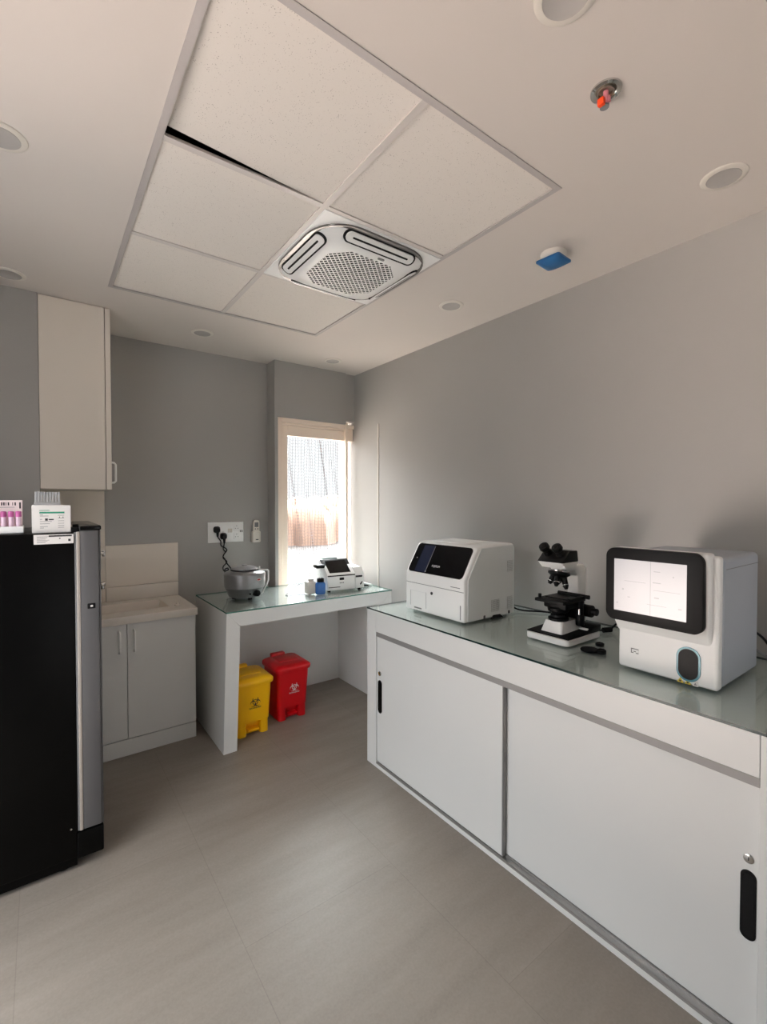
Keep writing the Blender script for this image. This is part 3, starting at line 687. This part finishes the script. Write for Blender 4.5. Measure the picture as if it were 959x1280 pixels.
# ------------------------------------------------------------------ pedal bins
def biohazard(g, T, s):
    """three-lobed biohazard sign cut out of a fine raster, unit = s"""
    cs = [(math.cos(R(a)), math.sin(R(a))) for a in (90, 210, 330)]
    def ink(x, y):
        r = math.hypot(x, y)
        hole = any(math.hypot(x - 15 * c, y - 15 * q) < 10.8 for c, q in cs)
        lobe = any(math.hypot(x - 11 * c, y - 11 * q) < 15 for c, q in cs)
        slot = any(x * c + y * q > 14 and abs(-x * q + y * c) < 3 for c, q in cs)
        if r < 3 or (r < 6.5 and any(x * c + y * q > 0 and abs(-x * q + y * c) < .6 for c, q in cs)): return False
        if lobe and not hole and not slot: return True
        return 10.2 < r < 13.6 and any(math.hypot(x - 15 * c, y - 15 * q) < 9.4 for c, q in cs)
    n, st = 88, 54 / 88
    b = bmesh.new(); V = {}
    def v(i, j):
        if (i, j) not in V: V[i, j] = b.verts.new(((i * st - 27) * s, (j * st - 27) * s, .0007))
        return V[i, j]
    for i in range(n):
        for j in range(n):
            if ink((i + .5) * st - 27, (j + .5) * st - 27): b.faces.new((v(i, j), v(i + 1, j), v(i + 1, j + 1), v(i, j + 1)))
    old = g.X; g.X = T; g._add(b); g.X = old
def pedal_bin(x0, y0, w, d, h, m, mark, label, col, kids=()):
    o = thing('pedal_bin', label, 'bin', (x0 + w / 2, y0 + d / 2, 0), 'biohazard pedal bins under the desk')
    cxb, cyb = x0 + w / 2, y0 + d / 2
    def sec(z, n=6):
        f = .86 + .14 * z / h
        ww, dd = w * f, d * f
        return [(p[0], p[1], z) for p in rrect(cxb, cyb + (d - dd) * .2, ww, dd, .03, n)]
    hb = h - .055
    g = G(); g.loft([sec(.088), sec(.2), sec(hb)])
    # lower part: two front feet with the pedal gap between them, and the rear block
    f0 = .86; wl = w * f0; xl = cxb - wl / 2; yl = cyb + d * .14 * .2 - d * f0 / 2
    def blk(xa, xb, ya, yb, r): g.loft([[(p[0], p[1], z) for p in rrect((xa + xb) / 2, (ya + yb) / 2, xb - xa, yb - ya, r, 4)] for z in (0, .0882)])
    blk(xl + .002, xl + wl * .28, yl + .001, yl + d * f0 - .002, .02); blk(xl + wl * .72, xl + wl - .002, yl + .001, yl + d * f0 - .002, .02)
    blk(xl + wl * .27, xl + wl * .73, yl + .042, yl + d * f0 - .004, .006)
    g.build('body', m, o)
    g = G(); g.box(cxb - .035, cxb + .035, yl - .006, yl + .048, .028, .040, .004, 2); g.build('pedal', m, o)
    g = G(); cl = lambda gw, z, r, off=0: [(p[0], p[1], z) for p in rrect(cxb, cyb + off, w + gw, d + gw, r, 6)]
    g.loft([cl(.014, hb - .012, .034), cl(.020, hb - .004, .036), cl(.020, hb + .012, .036), cl(.008, hb + .020, .034), cl(-.03, hb + .030, .03), cl(-.05, hb + .034, .03)])
    g.box(cxb - w * .3, cxb + w * .3, cyb - d * .2, cyb + d * .28, hb + .028, hb + .040, .006, 2)
    g.build('lid', m, o)
    g = G(); g.box(cxb - w * .26, cxb + w * .16, cyb + d * .36, cyb + d * .53, hb - .02, hb + .052, .008, 2); g.build('hinge_cover', m, o)
    zc = h * .55; yf = cyb + (d - d * (.86 + .14 * zc / h)) * .2 - d * (.86 + .14 * zc / h) / 2
    tilt = math.atan(.14 * d / h * .3)
    T = Matrix.Translation((cxb + .005, yf - .0003, zc)) @ Matrix.Rotation(R(90) + tilt, 4, 'X')
    g = G(); biohazard(g, T, .00135 * 1.0); g.X = Matrix(); g.text('BIOHAZARD', .0135, T @ Matrix.Translation((0, -.038, 0)), .0006); g.build('biohazard_sign', mark, o, flat=True)
    return o
pedal_bin(.968, 2.842, .238, .27, .395, 'yellow', 'ink', 'yellow pedal bin with a black biohazard sign under the desk', 'yellow')
pedal_bin(1.268, 2.905, .242, .27, .405, 'red', 'whiteprint', 'red pedal bin with a white biohazard sign under the desk', 'red')

# ------------------------------------------------------------------ long bench with sliding doors
be = thing('sliding_door_bench', 'long white bench cabinet with two sliding doors along the right wall', 'cabinet', (1.87, 1.24, 0))
BX, BY0, BY1, BZ = 1.505, .288, 2.192, .884
g = G(); g.box(BX, XR - .003, 2.107, BY1, 0, BZ, .0012, 1); g.build('end_panel', 'laminate', be)
g = G(); g.box(BX, XR - .003, BY0, .378, 0, BZ, .0012, 1); g.build('end_panel', 'laminate', be)
g = G(); g.box(BX, XR - .003, .379, 2.106, .768, BZ, .0012, 1); g.build('top_rail', 'laminate', be)
g = G(); g.box(BX, XR - .01, .379, 2.106, 0, .022, .001, 1); g.build('plinth', 'laminate', be)
g = G(); g.box(XR - .02, XR - .004, .379, 2.106, .022, .768); g.build('back_panel', 'laminate', be)
g = G()
g.box(BX + .002, BX + .07, .379, 2.106, .742, .7675)
g.build('upper_track', 'track', be, flat=True)
g = G(); g.box(BX + .001, BX + .075, .379, 2.106, .022, .0265)
for x in (.002, .0265, .031, .055): g.box(BX + x, BX + x + .003, .379, 2.106, .0265, .033)
g.build('lower_track', 'alu', be, flat=True)
def sdoor(x, y0, y1, hy, z0, z1, hz, lz):
    d = G().box(x, x + .018, y0, y1, z0, z1, .0008, 1).build('sliding_door', 'laminate', be)
    ey = y0 if hy > (y0 + y1) / 2 else y1
    G().box(x - .0012, x + .0185, ey - (.0015 if ey == y0 else -.0), ey + .003 if ey == y0 else ey + .0015, z0, z1).build('edge_strip', 'track', d, flat=True)
    g = G(); g.use('black').prism(rrect(hy, (hz[0] + hz[1]) / 2, .036, hz[1] - hz[0], .0178, 8), 'x', x - .0022, x + .001)
    g.use('gloss').prism(rrect(hy, (hz[0] + hz[1]) / 2, .026, hz[1] - hz[0] - .016, .0128, 8), 'x', x - .0026, x - .001); g.build('recessed_pull', None, d)
    g = G(); g.use('chrome').cyl((x - .004, hy, lz), (x + .001, hy, lz), .0125, n=24, bev=.001).use('dark').box(x - .0045, x - .003, hy - .001, hy + .001, lz - .005, lz + .005); g.build('lock', None, d)
sdoor(BX + .008, 1.222, 2.105, 2.077, .034, .742, (.315, .500), .538)
sdoor(BX + .034, .380, 1.262, .408, .034, .742, (.299, .490), .523)
tag(sheet('glass_top', BX - .003, XR - .004, BY0, BY1 + .002, BZ + .0005, BZ + .0088, 'glassedge'), 'long dark-edged glass sheet covering the bench along the right wall', 'glass sheet')
BT = BZ + .0088

# ------------------------------------------------------------------ dry chemistry analyser
a1 = thing('chemistry_analyzer', 'large white analyzer with a black sloping front at the far end of the bench', 'analyzer', (1.84, 1.795, BT))
ya, yb_ = 1.573, 2.018
prof = [(1.650, BT + .008), (1.650, 1.108), (1.742, 1.262), (1.775, 1.272), (2.022, 1.276), (2.037, 1.262), (2.037, BT + .008)]
G().prism(prof, 'y', ya, yb_, .010, 3).build('housing', 'white', a1)
pl = [(1.676, BT + .012), (1.676, 1.112), (1.772, 1.262), (2.020, 1.268), (2.031, 1.255), (2.031, BT + .012)]
g = G(); g.prism(pl, 'y', ya - .003, ya + .01, .0015, 1); sp_ = g.build('side_panel', 'sidewhite', a1)
for (x0, x1, z0, z1) in ((1.972, 2.016, 1.128, 1.186), (1.848, 1.908, .932, .992), (1.972, 2.016, .932, .996)):
    g = G().use('grey').box(x0, x1, ya - .0040, ya - .002, z0, z1).use('sidewhite')
    n_ = 9
    for k in range(n_): q = z0 + (z1 - z0) * (k + .5) / n_; g.box(x0, x1, ya - .0046, ya - .0038, q - .0016, q + .0016)
    for k in range(7): q = x0 + (x1 - x0) * (k + .5) / 7; g.box(q - .0014, q + .0014, ya - .0046, ya - .0038, z0, z1)
    g.build('vent', None, sp_, flat=True)
for x in (1.788, 1.980): G().box(x, x + .014, ya - .0045, ya, .906, .922, .001, 1).build('latch', 'ink', sp_)
G().prism([(1.845, BT + .002), (1.860, .915), (1.915, .913), (1.940, BT + .002)], 'y', ya - .0046, ya + .002).build('base_notch', 'dark', a1)
# black front panel on the slope
S0, S1 = Vector((1.650, 0, 1.108)), Vector((1.742, 0, 1.262)); Ld = (S1 - S0).length
up = (S1 - S0).normalized(); nrm = Vector((-up.z, 0, up.x))
def slope(u0, v0):   # matrix: local x runs towards the camera side, local y up the slope, z outward
    m = Matrix.Identity(4); ex = Vector((0, -1, 0))
    for i in range(3): m[i][0] = ex[i]; m[i][1] = up[i]; m[i][2] = nrm[i]; m[i][3] = (S0 + up * v0)[i]
    m[1][3] += (ya + yb_) / 2 - u0 * 0
    return m
T = slope(0, Ld / 2 + .002)
g = G(); g.X = T; g.prism(rrect(0, 0, .412, Ld - .006, .022, 7), 'z', -.004, .0045, .001, 1); fp = g.build('front_panel', 'gloss', a1)
g = G(); g.X = T; g.box(-.150, -.062, -.082, .075, .0046, .0056); g.build('screen', 'screen_dark', fp, flat=True)
g = G(); g.X = T; g.box(-.0635, -.0615, -.082, .075, .0056, .0062); g.cyl((-.0625, -.076, .005), (-.0625, -.076, .0068), .004, n=10); g.cyl((-.172, -.005, .004), (-.172, -.005, .0052), .003, n=10); g.build('screen_edge', 'greyink', fp)
g = G(); g.X = T; g.text('FUJIFILM', .0165, Matrix.Translation((-.002, -.040, .0046)), .0006); g.build('lettering', 'whiteprint', fp, flat=True)
# drawer front lines, slot, lock, details
def line(y0, y1, z0, z1, m='greyink'): gl.use(m).box(1.6492, 1.652, y0, y1, z0, z1)
gl = G(); line(ya + .004, yb_ - .004, 1.0505, 1.053, 'grey'); line(1.975, 1.9765, .925, 1.008); line(1.847, 1.8485, .925, 1.012); line(1.847, 1.976, 1.008, 1.0095, 'sidewhite'); line(1.885, 1.945, .914, .921, 'grey'); line(1.593, 1.599, .915, .985, 'greyink'); line(1.60, 1.665, 1.068, 1.071, 'grey')
gl.build('drawer_lines', None, a1, flat=True)
g = G(); g.cyl((1.647, 1.803, 1.014), (1.652, 1.803, 1.014), .008, n=16); g.build('drawer_lock', 'ink', a1)
g = G(); g.box(1.79, 1.97, 1.70, 1.93, 1.272, 1.279, .003, 1); g.build('top_cover', 'white', a1)
for x, y in ((1.69, 1.61), (1.69, 1.98), (2.0, 1.61), (2.0, 1.98)): G().cyl((x, y, BT), (x, y, BT + .011), .012, n=12).build('foot', 'black', a1)
(G().tube([(2.036, 1.66, .96), (2.075, 1.65, .94), (2.10, 1.62, .91), (2.12, 1.57, BT + .009), (2.16, 1.52, BT + .009), (2.2, 1.46, BT + .009)], .0045, 8).build('power_cable', 'black', a1))

# ------------------------------------------------------------------ microscope
mi = thing('microscope', 'black and white binocular microscope in the middle of the bench', 'microscope', (1.86, 1.17, BT))
yc = 1.172
g = G(); g.prism(rrect(1.860, yc, .268, .206, .022, 5), 'z', BT + .004, BT + .030, .003, 1); g.box(1.90, 1.985, yc - .09, yc + .09, BT + .028, BT + .048, .006, 2); base = g.build('base', 'white', mi)
g = G(); g.prism([(1.736, BT + .030), (1.736, BT + .036), (1.90, BT + .042), (1.955, BT + .060), (1.992, BT + .060), (1.992, BT + .030)], 'y', yc - .102, yc + .102, .004, 2); g.build('base_cover', 'black', mi)
g = G(); g.loft([[(p[0], p[1], z) for p in rrect(xc, yc, wx, wy, .010, 4)] for z, xc, wx, wy in ((BT + .038, 1.856, .182, .104), (BT + .085, 1.862, .158, .084))]); g.build('lamp_housing', 'white', mi)
g = G(); g.lathe([(.040, BT + .084), (.043, BT + .088), (.043, BT + .096), (.034, BT + .100), (.032, BT + .110), (.022, BT + .110), (.020, BT + .104)], (1.822, yc, 0), 30); g.build('light_collector', 'black', mi)
# arm
g = G(); g.prism([(1.935, BT + .055), (1.998, BT + .055), (1.998, BT + .10), (1.998, 1.198), (1.975, 1.212), (1.80, 1.212), (1.80, 1.196), (1.91, 1.190), (1.928, 1.165), (1.935, BT + .10)], 'y', yc - .027, yc + .027, .005, 2); g.build('arm', 'white', mi)
g = G(); g.cyl((1.962, yc - .078, 1.008), (1.962, yc + .078, 1.008), .027, n=26, bev=.003); g.cyl((1.962, yc - .100, 1.008), (1.962, yc + .100, 1.008), .016, n=20, bev=.002); g.box(1.90, 1.962, yc - .035, yc + .035, .955, 1.045, .006, 2); g.build('focus_knob', 'black', mi)
# stage with its carriage and clip
g = G(); g.box(1.748, 1.920, yc - .070, yc + .070, 1.060, 1.074, .003, 2); g.box(1.79, 1.94, yc - .055, yc + .055, 1.030, 1.061, .008, 2); g.build('stage', 'black', mi)
g = G(); g.box(1.80, 1.92, yc - .07, yc - .050, 1.074, 1.082, .002, 1); g.cyl((1.915, yc - .088, 1.078), (1.915, yc + .06, 1.078), .0095, n=14); g.box(1.795, 1.806, yc - .06, yc + .05, 1.074, 1.079, .001, 1); g.cyl((1.775, yc + .062, 1.074), (1.775, yc + .062, 1.089), .007, n=12); g.build('slide_carriage', 'black', mi)
g = G(); g.cyl((1.895, yc - .058, 1.062), (1.895, yc - .058, .952), .0150, n=20, bev=.002); g.cyl((1.895, yc - .058, 1.000), (1.895, yc - .058, .955), .0185, n=20, bev=.002); g.build('stage_drive', 'black', mi)
G().cyl((1.872, yc - .068, 1.03), (1.872, yc - .068, 1.006), .005, n=10).build('stage_screw', 'chrome', mi)
g = G(); g.cyl((1.822, yc, 1.034), (1.822, yc, 1.016), .047, .044, 28, .003); g.cyl((1.822, yc, 1.018), (1.822, yc, 1.002), .036, .026, 26, .003); g.cyl((1.80, yc, 1.03), (1.775, yc + .02, 1.026), .004, n=8); g.build('condenser', 'black', mi)
# nosepiece with four objectives
ax = Vector((-.22, 0, -1)).normalized(); nc = Vector((1.826, yc, 1.190))
g = G(); g.lathe([(.040, 0), (.046, .004), (.046, .012), (.036, .02), (.022, .026)], nc, 34, tuple(ax)); npz = g.build('nosepiece', 'black', mi)
g = G(); g.lathe([(.030, .014), (.040, .008), (.043, .0), (.043, -.003)], nc, 34, tuple(ax)); g.build('nosepiece_ring', 'chrome', npz)
t1_ = ax.orthogonal().normalized(); t2_ = ax.cross(t1_)
for k, ln in enumerate((.052, .044, .036, .058)):
    th = R(20 + 90 * k); rad = t1_ * math.cos(th) + t2_ * math.sin(th); dv = (ax + rad * .34).normalized(); p = nc + ax * .018 + rad * .020
    g = G(); g.use('black').cyl(p, p + dv * ln * .8, .0125, .0125, 16, .001); g.cyl(p + dv * ln * .78, p + dv * ln, .0115, .006, 16); g.use('chrome').cyl(p + dv * ln * .62, p + dv * ln * .68, .0129, n=16); g.build('objective', None, npz)
# binocular head
g = G(); g.lathe([(.030, 1.202), (.034, 1.206), (.034, 1.212), (.036, 1.214)], (1.82, yc, 0), 30); g.build('head_collar', 'white', mi)
g = G(); g.prism([(1.784, 1.208), (1.862, 1.212), (1.872, 1.236), (1.753, 1.236)], 'y', yc - .060, yc + .060, .003, 2); g.build('head_base', 'white', mi)
g = G(); g.prism([(1.751, 1.2355), (1.874, 1.2355), (1.866, 1.284), (1.808, 1.286)], 'y', yc - .062, yc + .062, .004, 2); hd = g.build('binocular_head', 'black', mi)
ed = Vector((-.60, 0, .62)).normalized()
for s_ in (-1, 1):
    p = Vector((1.795, yc + s_ * .031, 1.262))
    g = G(); g.cyl(p, p + ed * .026, .0195, .0175, 22, .002); g.cyl(p + ed * .020, p + ed * .036, .0165, .0165, 22, .001); g.cyl(p + ed * .032, p + ed * .044, .0165, .0225, 22); g.cyl(p + ed * .044, p + ed * .060, .0225, .021, 22, .002)
    g.use('black'); ey = g.build('eyepiece', 'black', hd)
    g = G(); g.cyl(p + ed * .0602, p + ed * .0608, .012, n=20); g.build('lens', 'gloss', ey)
for x, y in ((1.76, yc - .08), (1.76, yc + .08), (1.97, yc - .08), (1.97, yc + .08)): G().cyl((x, y, BT), (x, y, BT + .009), .012, n=12).build('foot', 'black', mi)
g = G(); g.cyl((2.075, 1.105, BT + .012), (2.115, 1.090, BT + .012), .012, n=12); g.tube([(2.115, 1.09, BT + .012), (2.145, 1.085, BT + .03), (2.14, 1.06, BT + .05), (2.12, 1.03, BT + .04), (2.13, 1.0, BT + .009), (2.17, .98, BT + .009), (2.2, 1.05, BT + .009)], .0045, 8); g.tube([(2.075, 1.105, BT + .012), (2.04, 1.13, BT + .011), (2.005, 1.15, BT + .03)], .004, 8); g.build('power_cord', 'black', mi)

# three loose caps in front of the blood analyser
g = G(); g.lathe([(.020, 0), (.034, .001), (.036, .006), (.034, .009), (.012, .010)], (1.775, 1.000, BT), 30); tag(g.build('lens_cap', 'black'), 'largest flat black cap lying beside the microscope', 'cap', 'loose black caps beside the microscope')
g = G(); g.lathe([(.014, 0), (.017, .001), (.0175, .011), (.015, .013), (.010, .010)], (1.870, 1.010, BT), 24); tag(g.build('lens_cap', 'black'), 'small round black cap behind the flat one, nearest the microscope base', 'cap', 'loose black caps beside the microscope')
g = G(); g.lathe([(.015, 0), (.018, .001), (.0185, .015), (.015, .017), (.010, .013)], (1.778, .954, BT), 24); tag(g.build('lens_cap', 'black'), 'small round black cap touching the flat one, nearest the blood analyzer', 'cap', 'loose black caps beside the microscope')

# ------------------------------------------------------------------ blood analyser with the tilted touch screen
a2 = thing('hematology_analyzer', 'white analyzer with a large lit touch screen at the near end of the bench', 'analyzer', (1.87, .685, BT))
y0, y1 = .528, .842
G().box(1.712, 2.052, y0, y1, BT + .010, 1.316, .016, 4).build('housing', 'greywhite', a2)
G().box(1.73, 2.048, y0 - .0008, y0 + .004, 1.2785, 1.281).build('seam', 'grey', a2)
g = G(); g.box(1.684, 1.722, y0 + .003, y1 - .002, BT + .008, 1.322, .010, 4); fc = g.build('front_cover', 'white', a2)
g = G(); g.prism([(1.690, 1.030), (1.656, 1.080), (1.648, 1.332), (1.705, 1.332), (1.705, 1.030)], 'y', y0 + .020, y1 + .006, .010, 3); g.build('screen_mount', 'white', fc)
by0_, by1_, bz0, bz1 = .556, .862, 1.078, 1.332
g = G(); g.prism(rrect((by0_ + by1_) / 2, (bz0 + bz1) / 2, by1_ - by0_, bz1 - bz0, .030, 7), 'x', 1.633, 1.662, .003, 2); bz = g.build('touch_screen', 'black', a2)
g = G().use('screen').box(1.6318, 1.634, .602, .831, 1.113, 1.294)
g.use('screenmark').box(1.6314, 1.633, .709, .7105, 1.113, 1.294)
for y, z, wy, wz in ((.69, 1.262, .02, .0025), (.80, 1.19, .006, .006), (.78, 1.165, .008, .003), (.69, 1.225, .025, .003), (.69, 1.175, .015, .004), (.62, 1.15, .01, .004), (.82, 1.14, .005, .004), (.69, 1.15, .06, .0015), (.66, 1.20, .08, .0015), (.64, 1.25, .004, .004), (.76, 1.22, .07, .0015)): g.box(1.6314, 1.633, y - wy / 2, y + wy / 2, z - wz / 2, z + wz / 2)
g.build('display', None, bz, flat=True)
pts = lambda w, h: rrect(.613, .967, w, h, w / 2 * .98, 9)
g = G().use('teal').prism(pts(.070, .112), 'x', 1.681, 1.686).use('black').prism(pts(.057, .099), 'x', 1.6795, 1.684); g.build('sample_port', None, a2)
g = G().use('grey')
for q in ((-.013, -.013, -.008, .006), (-.013, .013, .006, .009), (.010, .013, -.008, .006), (-.004, .004, -.003, 0), (-.013, -.004, -.008, -.005), (.004, .013, -.008, -.005)): g.box(1.6832, 1.685, .782 + q[0], .782 + q[1], .966 + q[2], .966 + q[3])
g.build('emblem', None, a2, flat=True)
g = G()
for y, m in ((.636, 'sign'), (.614, 'sign')):
    g.use(m).prism([(y - .010, .893 + .008), (y + .010, .893 + .008), (y, .893 + .0255)], 'x', 1.6832, 1.685); g.use('ink').box(1.6828, 1.684, y - .0028, y + .0028, .904, .909)
g.use('paper').box(1.6832, 1.685, .584, .600, .901, .917); g.use('greyink').prism([(.588, .904), (.597, .904), (.5925, .913)], 'x', 1.6828, 1.684); g.build('warning_stickers', None, a2, flat=True)
for x, y in ((1.74, y0 + .04), (1.74, y1 - .04), (2.01, y0 + .04), (2.01, y1 - .04)): G().cyl((x, y, BT), (x, y, BT + .012), .013, n=12).build('foot', 'black', a2)
g = G(); g.tube([(2.052, .60, 1.0), (2.09, .58, .98), (2.12, .52, .93), (2.16, .45, BT + .009), (2.19, .38, BT + .009)], .005, 8); g.build('power_cable', 'grey', a2)
g = G(); g.tube([(2.052, .56, 1.04), (2.11, .53, 1.0), (2.17, .50, .93), (2.2, .44, BT + .009), (2.21, .36, BT + .009)], .0045, 8); g.build('data_cable', 'black', a2)

# ------------------------------------------------------------------ light: sky, sun on the land outside, daylight openings
SKY_LOW, SKY_HIGH, SKY_SOUTH, SKY_SIDE = .92, 46.0, 1.2, (1.1, 4.6)
w = bpy.data.worlds.new('sky'); SC.world = w; w.use_nodes = True
wn = w.node_tree.nodes; wl = w.node_tree.links
bg = wn['Background']
# hazy sky, shaped to light the room: dull northern horizon, brighter overhead and leftwards
tc = wn.new('ShaderNodeTexCoord'); sep = wn.new('ShaderNodeSeparateXYZ'); wl.new(tc.outputs['Generated'], sep.inputs[0])
up_ = wn.new('ShaderNodeMapRange'); up_.interpolation_type = 'SMOOTHSTEP'; up_.inputs['From Min'].default_value = .14; up_.inputs['From Max'].default_value = .5; up_.inputs['To Min'].default_value = SKY_LOW; up_.inputs['To Max'].default_value = SKY_HIGH
wl.new(sep.outputs['Z'], up_.inputs['Value'])
hi_ = wn.new('ShaderNodeMapRange'); hi_.interpolation_type = 'SMOOTHSTEP'; hi_.inputs['From Min'].default_value = -.25; hi_.inputs['From Max'].default_value = .25; hi_.inputs['To Min'].default_value = SKY_SOUTH; hi_.inputs['To Max'].default_value = SKY_HIGH
wl.new(sep.outputs['Y'], hi_.inputs['Value']); wl.new(hi_.outputs[0], up_.inputs['To Max'])
sd_ = wn.new('ShaderNodeMapRange'); sd_.interpolation_type = 'SMOOTHSTEP'; sd_.inputs['From Min'].default_value = .0; sd_.inputs['From Max'].default_value = -.6; sd_.inputs['To Min'].default_value = 0; sd_.inputs['To Max'].default_value = 1
wl.new(sep.outputs['X'], sd_.inputs['Value'])
mxs = wn.new('ShaderNodeMix'); mxs.data_type = 'FLOAT'; wl.new(sd_.outputs[0], mxs.inputs[0]); wl.new(up_.outputs[0], mxs.inputs[2]); 
sl_ = wn.new('ShaderNodeMapRange'); sl_.interpolation_type = 'SMOOTHSTEP'; sl_.inputs['From Min'].default_value = .02; sl_.inputs['From Max'].default_value = .42; sl_.inputs['To Min'].default_value = SKY_SIDE[0]; sl_.inputs['To Max'].default_value = SKY_SIDE[1]
wl.new(sep.outputs['Z'], sl_.inputs['Value']); wl.new(sl_.outputs[0], mxs.inputs[3])
bg.inputs['Color'].default_value = (.94, .965, 1.0, 1); wl.new(mxs.outputs[0], bg.inputs['Strength'])
su = bpy.data.lights.new('sun', 'SUN'); su.energy = 7; su.angle = R(1); su.color = (1, .96, .91)
so_ = bpy.data.objects.new('sun', su); COL.objects.link(so_); so_.rotation_euler = Vector((-.45, .7, -1.2)).to_track_quat('-Z', 'Y').to_euler()
def portal(name, loc, rot, sx, sy):
    la = bpy.data.lights.new(name, 'AREA'); la.shape = 'RECTANGLE'; la.size = sx; la.size_y = sy; la.cycles.is_portal = True
    o = bpy.data.objects.new(name, la); COL.objects.link(o); o.location = loc; o.rotation_euler = rot
portal('portal_left', (LX - .16, 1.475, 1.125), (0, R(-90), 0), 2.25, 1.35)
portal('portal_added_doorway', (1.575, -1.76, 1.05), (R(90), 0, 0), 1.1, 2.1)
portal('portal_window', (1.88, 3.74, 1.43), (R(-90), 0, 0), .76, 1.5)

# ------------------------------------------------------------------ camera
cd = bpy.data.cameras.new('camera'); cam = bpy.data.objects.new('camera', cd); COL.objects.link(cam)
cam.location = (0, 0, 1.49); cam.rotation_euler = (R(90 - 1.13), 0, R(-36.5))
cd.sensor_fit = 'VERTICAL'; cd.sensor_height = 36; cd.lens = 580 / 1280 * 36; cd.clip_start = .02; cd.clip_end = 600
SC.camera = cam
vs = SC.view_settings; vs.view_transform = 'Standard'; vs.look = 'None'; vs.gamma = 1; vs.use_curve_mapping = False; vs.exposure = .5
cy_ = SC.cycles; cy_.max_bounces = 14; cy_.diffuse_bounces = 8; cy_.transparent_max_bounces = 16; cy_.use_denoising = True; cy_.sample_clamp_indirect = 6
